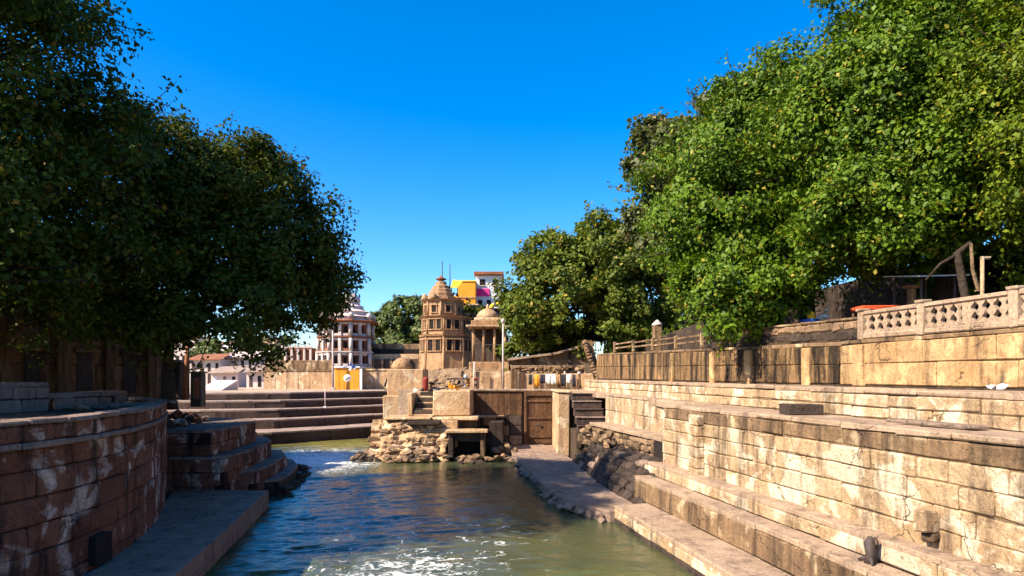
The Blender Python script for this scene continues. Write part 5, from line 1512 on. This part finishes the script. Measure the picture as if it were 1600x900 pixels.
# ================================================================== TREES
def crown_points(lobes, n, seed, clump=0.85, per_bough=9, per_clump=34, low=-0.75, bough=0.20):
    rs = np.random.RandomState(seed)
    L = np.array(lobes, dtype=float)
    area = (L[:, 3] * L[:, 4] + L[:, 3] * L[:, 5] + L[:, 4] * L[:, 5])
    prob = area / area.sum()
    nb = max(4, n // (per_bough * per_clump))
    li = rs.choice(len(L), nb, p=prob)
    d = rs.normal(size=(nb, 3)); d /= np.linalg.norm(d, axis=1, keepdims=True)
    bad = d[:, 2] < low
    d[bad, 2] *= -1
    rad = 0.62 + 0.38 * rs.rand(nb) ** 0.55
    rad *= 1 + 0.13 * rs.normal(size=nb)
    bc = L[li, :3] + d * L[li, 3:6] * rad[:, None]
    mr = L[li, 3:6].mean(1)
    br = bough * mr * rs.uniform(0.7, 1.3, nb)
    # clumps spread over each bough, mostly on its outer and upper side
    k = per_bough
    dd = rs.normal(size=(nb, k, 3)) + d[:, None, :] * 0.7 + np.array([0, 0, 0.35])
    dd /= np.linalg.norm(dd, axis=2, keepdims=True)
    cc = bc[:, None, :] + dd * (br[:, None, None] * rs.uniform(0.5, 1.15, (nb, k, 1)))
    dn = (dd * 0.6 + d[:, None, :] * 0.8).reshape(-1, 3)
    cc = cc.reshape(-1, 3)
    m = per_clump
    off = rs.normal(size=(len(cc), m, 3)) * (clump * 0.42) * rs.uniform(0.6, 1.4, (len(cc), 1, 1))
    off[:, :, 2] *= 0.7
    ln_ = np.linalg.norm(off, axis=2, keepdims=True)
    off *= np.minimum(1.0, clump * 0.85 / (ln_ + 1e-6))
    C = (cc[:, None, :] + off).reshape(-1, 3)
    N = np.repeat(dn, m, axis=0) * 0.55 + rs.normal(size=(len(C), 3)) * 0.55 + np.array([0, 0, 0.45]) + off.reshape(-1, 3) / clump * 0.5
    cb = np.repeat(np.clip(rs.normal(0.22, 0.14, len(cc)), 0.0, 0.44), m)
    # sprigs: bare-stalked shoots that break the outline
    ns = nb * 2 // 3
    li = rs.choice(len(L), ns, p=prob)
    d = rs.normal(size=(ns, 3)) + np.array([0, 0, 0.5]); d /= np.linalg.norm(d, axis=1, keepdims=True)
    p0 = L[li, :3] + d * L[li, 3:6] * 0.88
    p1 = L[li, :3] + d * L[li, 3:6] * rs.uniform(1.16, 1.40, (ns, 1)) + rs.normal(size=(ns, 3)) * 0.2
    k2 = 26
    tt = rs.rand(ns, k2, 1) ** 0.7
    SC = (p0[:, None] * (1 - tt) + p1[:, None] * tt + rs.normal(size=(ns, k2, 3)) * 0.17).reshape(-1, 3)
    SN = rs.normal(size=(len(SC), 3)) * 0.7 + np.array([0, 0, 0.6])
    sb = np.repeat(np.where(rs.rand(ns) > 0.6, 0.62, 0.25), k2)
    return np.concatenate([C, SC]), np.concatenate([N, SN]), bc, np.concatenate([cb, sb]), (p0, p1)

def tree(name, label, base, fork, lobes, n, leaf, mat, seed, trunk_r=0.45, clump=0.85, group=None, low=-0.75, per_clump=34, per_bough=9, bough=0.20):
    base = Vector(base)
    t = thing(name, label, 'tree', base, group)
    C, N, bc, bias, (sp0, sp1) = crown_points(lobes, n, seed, clump, low=low, per_clump=per_clump, per_bough=per_bough, bough=bough)
    r = random.Random(seed)
    V = []; Fc = []
    fk = Vector((base.x + r.uniform(-.3, .3), base.y + r.uniform(-.3, .3), base.z + fork))
    mid = base.lerp(fk, 0.5) + Vector((r.uniform(-.2, .2), r.uniform(-.2, .2), 0))
    tube_data([base - Vector((0, 0, 0.4)), base + Vector((0, 0, 0.3)), mid, fk], [trunk_r * 1.6, trunk_r * 1.15, trunk_r * 0.9, trunk_r * 0.8], 9, V, Fc)
    for lb in lobes:
        c = Vector(lb[:3])
        m1 = fk.lerp(c, 0.5) + Vector((r.uniform(-.6, .6), r.uniform(-.6, .6), -0.6))
        tube_data([fk - Vector((0, 0, 0.3)), m1, c], [trunk_r * 0.6, trunk_r * 0.42, trunk_r * 0.25], 7, V, Fc)
        for q in range(12):
            e = Vector(bc[r.randrange(len(bc))])
            if (e - c).length > max(lb[3:6]) * 1.2: continue
            s = m1.lerp(c, r.uniform(0.3, 1.0))
            tube_data([s, s.lerp(e, 0.5) + Vector((0, 0, r.uniform(-.4, .4))), e], [trunk_r * 0.22, trunk_r * 0.13, 0.03], 6, V, Fc)
    for a_, b_ in zip(sp0, sp1):
        tube_data([Vector(a_) * 0.6 + Vector(b_) * 0.4 + (Vector(a_) - Vector(b_)) * 1.6, Vector(a_), Vector(b_)], [0.05, 0.025, 0.012], 4, V, Fc, False)
    add('trunk', mesh_from('trunk', V, Fc, True), 'bark', t)
    add('crown', leaf_mesh('crown', C, N, leaf, seed + 1, mat, bias=bias), None, t)
    return t

# left bank
tree('shade_tree', 'huge dark tree overhanging the left bank nearest the camera', (-18.8, 20.5, 4.8), 4.2,
     [(-19.5, 22, 15.5, 5.6, 5.5, 6.0), (-17.0, 25.5, 13.0, 4.0, 4.5, 4.6), (-23.5, 21, 13, 5.0, 4.5, 5.0), (-18.8, 24, 20.0, 4.2, 4.2, 3.8), (-18.5, 22, 9.8, 4.5, 5.0, 2.4), (-23, 27, 12, 5, 5, 5)],
     125000, 0.20, 'leaf_dark', 201, 0.55)
tree('shade_tree', 'dark olive tree with drooping crown leaning over the canal bend on the left', (-17.2, 34.2, 4.8), 3.6,
     [(-15.14, 33.44, 13.22, 4.40, 4.40, 4.05), (-12.14, 33.44, 11.81, 3.52, 3.70, 3.34), (-10.5, 33.6, 10.7, 2.3, 2.8, 2.1), (-12.85, 32.91, 15.06, 2.64, 2.99, 2.02), (-13.64, 31.68, 8.64, 4.05, 3.52, 1.94), (-17.60, 32.56, 15.24, 3.17, 3.52, 3.17), (-18.92, 31.68, 9.96, 3.87, 3.70, 3.17)],
     105000, 0.21, 'leaf_left', 211, 0.30)
tree('shade_tree', 'shaded tree filling the gap behind the old house on the left', (-28, 44, 4.8), 5.0,
     [(-29, 44, 10, 5, 4, 4), (-25.5, 46, 8.8, 3.5, 3, 2.2)], 26000, 0.38, 'leaf_dark', 221, 0.4)
# right bank
tree('leafy_tree', 'bright green tree spilling over the blackened parapet', (15.2, 35.0, 7.3), 4.0,
     [(13.2, 34.0, 15.3, 5.2, 4.6, 5.4), (10.6, 33.2, 12.6, 3.2, 3.2, 3.8), (10.0, 31.2, 9.6, 2.3, 2.2, 1.9), (11.6, 31.8, 10.9, 2.5, 2.6, 2.3), (14.0, 35, 18.2, 3.6, 3.6, 2.6), (16.5, 33, 15.0, 4.2, 4.2, 4.0)],
     165000, 0.20, 'leaf_bright', 301, 0.45, low=-0.9, per_bough=13, per_clump=44, bough=0.25, clump=0.72)
tree('leafy_tree', 'tallest bright green tree behind the middle of the balustrade', (17.8, 28.0, 7.3), 4.5,
     [(16.4, 28.0, 16.0, 4.7, 4.8, 5.2), (15.2, 27.4, 16.2, 3.2, 3.4, 3.4), (15.4, 26.2, 13.2, 3.4, 3.0, 2.5), (18.4, 27.5, 20.2, 3.9, 4.0, 3.2), (13.4, 26.8, 12.4, 2.2, 2.2, 1.7), (15.9, 25.6, 11.7, 2.5, 2.0, 1.1), (13.6, 27.6, 11.2, 2.2, 2.0, 1.1)],
     180000, 0.178, 'leaf_bright', 311, 0.5, low=-0.9, per_bough=13, per_clump=44, bough=0.25, clump=0.72)
tree('leafy_tree', 'yellow green tree at the right edge behind the balustrade', (19.8, 21.5, 7.3), 4.0,
     [(19.0, 22.0, 14.5, 4.2, 4.2, 4.6), (17.4, 20.8, 12.6, 2.6, 2.6, 1.9), (21.0, 20.5, 17.3, 3.4, 3.6, 2.2), (21.0, 23.5, 19.5, 4.0, 4.0, 3.2)],
     130000, 0.155, 'leaf_bright2', 321, 0.45, low=-0.9, per_bough=13, per_clump=44, bough=0.25, clump=0.72)
tree('leafy_tree', 'shaded tree closing the dark space behind the market stall', (26, 33, 7.3), 4.0,
     [(25, 33, 15, 6, 6, 6), (23, 36, 21, 5, 5, 4.5)], 40000, 0.36, 'leaf_bright', 331, 0.45)
tree('dusty_tree', 'dusty grey olive tree peeping out left of the bright green trees', (14.2, 47.0, 7.3), 5.0,
     [(12.5, 47.0, 18.5, 4.4, 4.0, 4.0), (10.6, 46.5, 20.2, 2.7, 2.7, 3.0), (10.4, 46.5, 16.2, 2.3, 2.3, 2.0), (14.5, 47, 22.5, 3.2, 3.2, 2.5)],
     48000, 0.36, 'leaf_olive', 341, 0.4)
tree('broad_tree', 'broad mid green tree standing behind the sloping stone shed', (7.0, 66.0, 5.0), 5.0,
     [(6.4, 64, 13.6, 5.4, 5.0, 4.6), (3.0, 65, 13.0, 3.6, 3.6, 4.2), (8.5, 63, 16.8, 4.2, 4.2, 4.0), (11.5, 63, 13.8, 4.0, 4.2, 5.0), (4.2, 66, 17.2, 3.0, 3.0, 2.4), (10.5, 64, 10.4, 4.6, 4.0, 2.6), (1.8, 64.5, 10.6, 2.4, 2.4, 2.0), (3.0, 70, 8.0, 4.0, 2.5, 2.6), (8.5, 70, 8.0, 4.0, 2.5, 2.6)],
     85000, 0.36, 'leaf_mid', 351, 0.5, clump=1.0, low=-0.85)
# back trees between the temple and the tower
tree('far_tree', 'rounded green tree beside the white temple', (-22, 122, 4.4), 4.0,
     [(-21.5, 122, 13.5, 4.2, 4, 4.5), (-22.5, 121, 9.5, 3.6, 3.6, 3.5)], 14000, 0.62, 'leaf_far', 401, 0.4, clump=1.1, group='trees behind the plaza')
tree('far_tree', 'taller green tree midway between white temple and ochre tower', (-18.5, 118, 4.4), 4.0,
     [(-18.6, 118, 14.8, 4.0, 4, 4.6), (-17.5, 117, 10, 3.4, 3.4, 3.6)], 15000, 0.62, 'leaf_far', 411, 0.4, clump=1.1, group='trees behind the plaza')
tree('far_tree', 'green tree touching the left side of the ochre tower', (-14.5, 116, 4.4), 4.0,
     [(-14.4, 116, 14.2, 3.6, 4, 4.6), (-13.5, 115, 9, 3.4, 3.4, 3.6)], 14000, 0.62, 'leaf_far', 421, 0.4, clump=1.1, group='trees behind the plaza')
tree('scrub_tree', 'dark scrubby bush growing from the ruined right side of the tower', (-5.6, 80, 5.0), 5.0,
     [(-5.2, 79, 12.2, 1.4, 1.4, 2.0), (-3.6, 80, 12.6, 1.6, 1.5, 1.4), (-2.0, 82, 12.0, 1.4, 1.4, 2.2)], 6000, 0.34, 'leaf_left', 431, 0.2, clump=0.7)
tree('far_tree', 'distant tree line clump seen under the left canopy', (-62, 170, 4.4), 4.0,
     [(-62, 170, 11, 9, 5, 5), (-74, 172, 10, 8, 5, 4.5)], 9000, 0.9, 'leaf_far', 441, 0.4, clump=1.6, group='trees behind the plaza')
tree('far_tree', 'tree mass behind the broad tree beyond the shed', (20, 95, 4.4), 6.0,
     [(18, 92, 15, 9, 6, 7), (30, 90, 15, 9, 6, 8)], 22000, 0.7, 'leaf_mid', 451, 0.5, clump=1.3, group='trees behind the plaza')
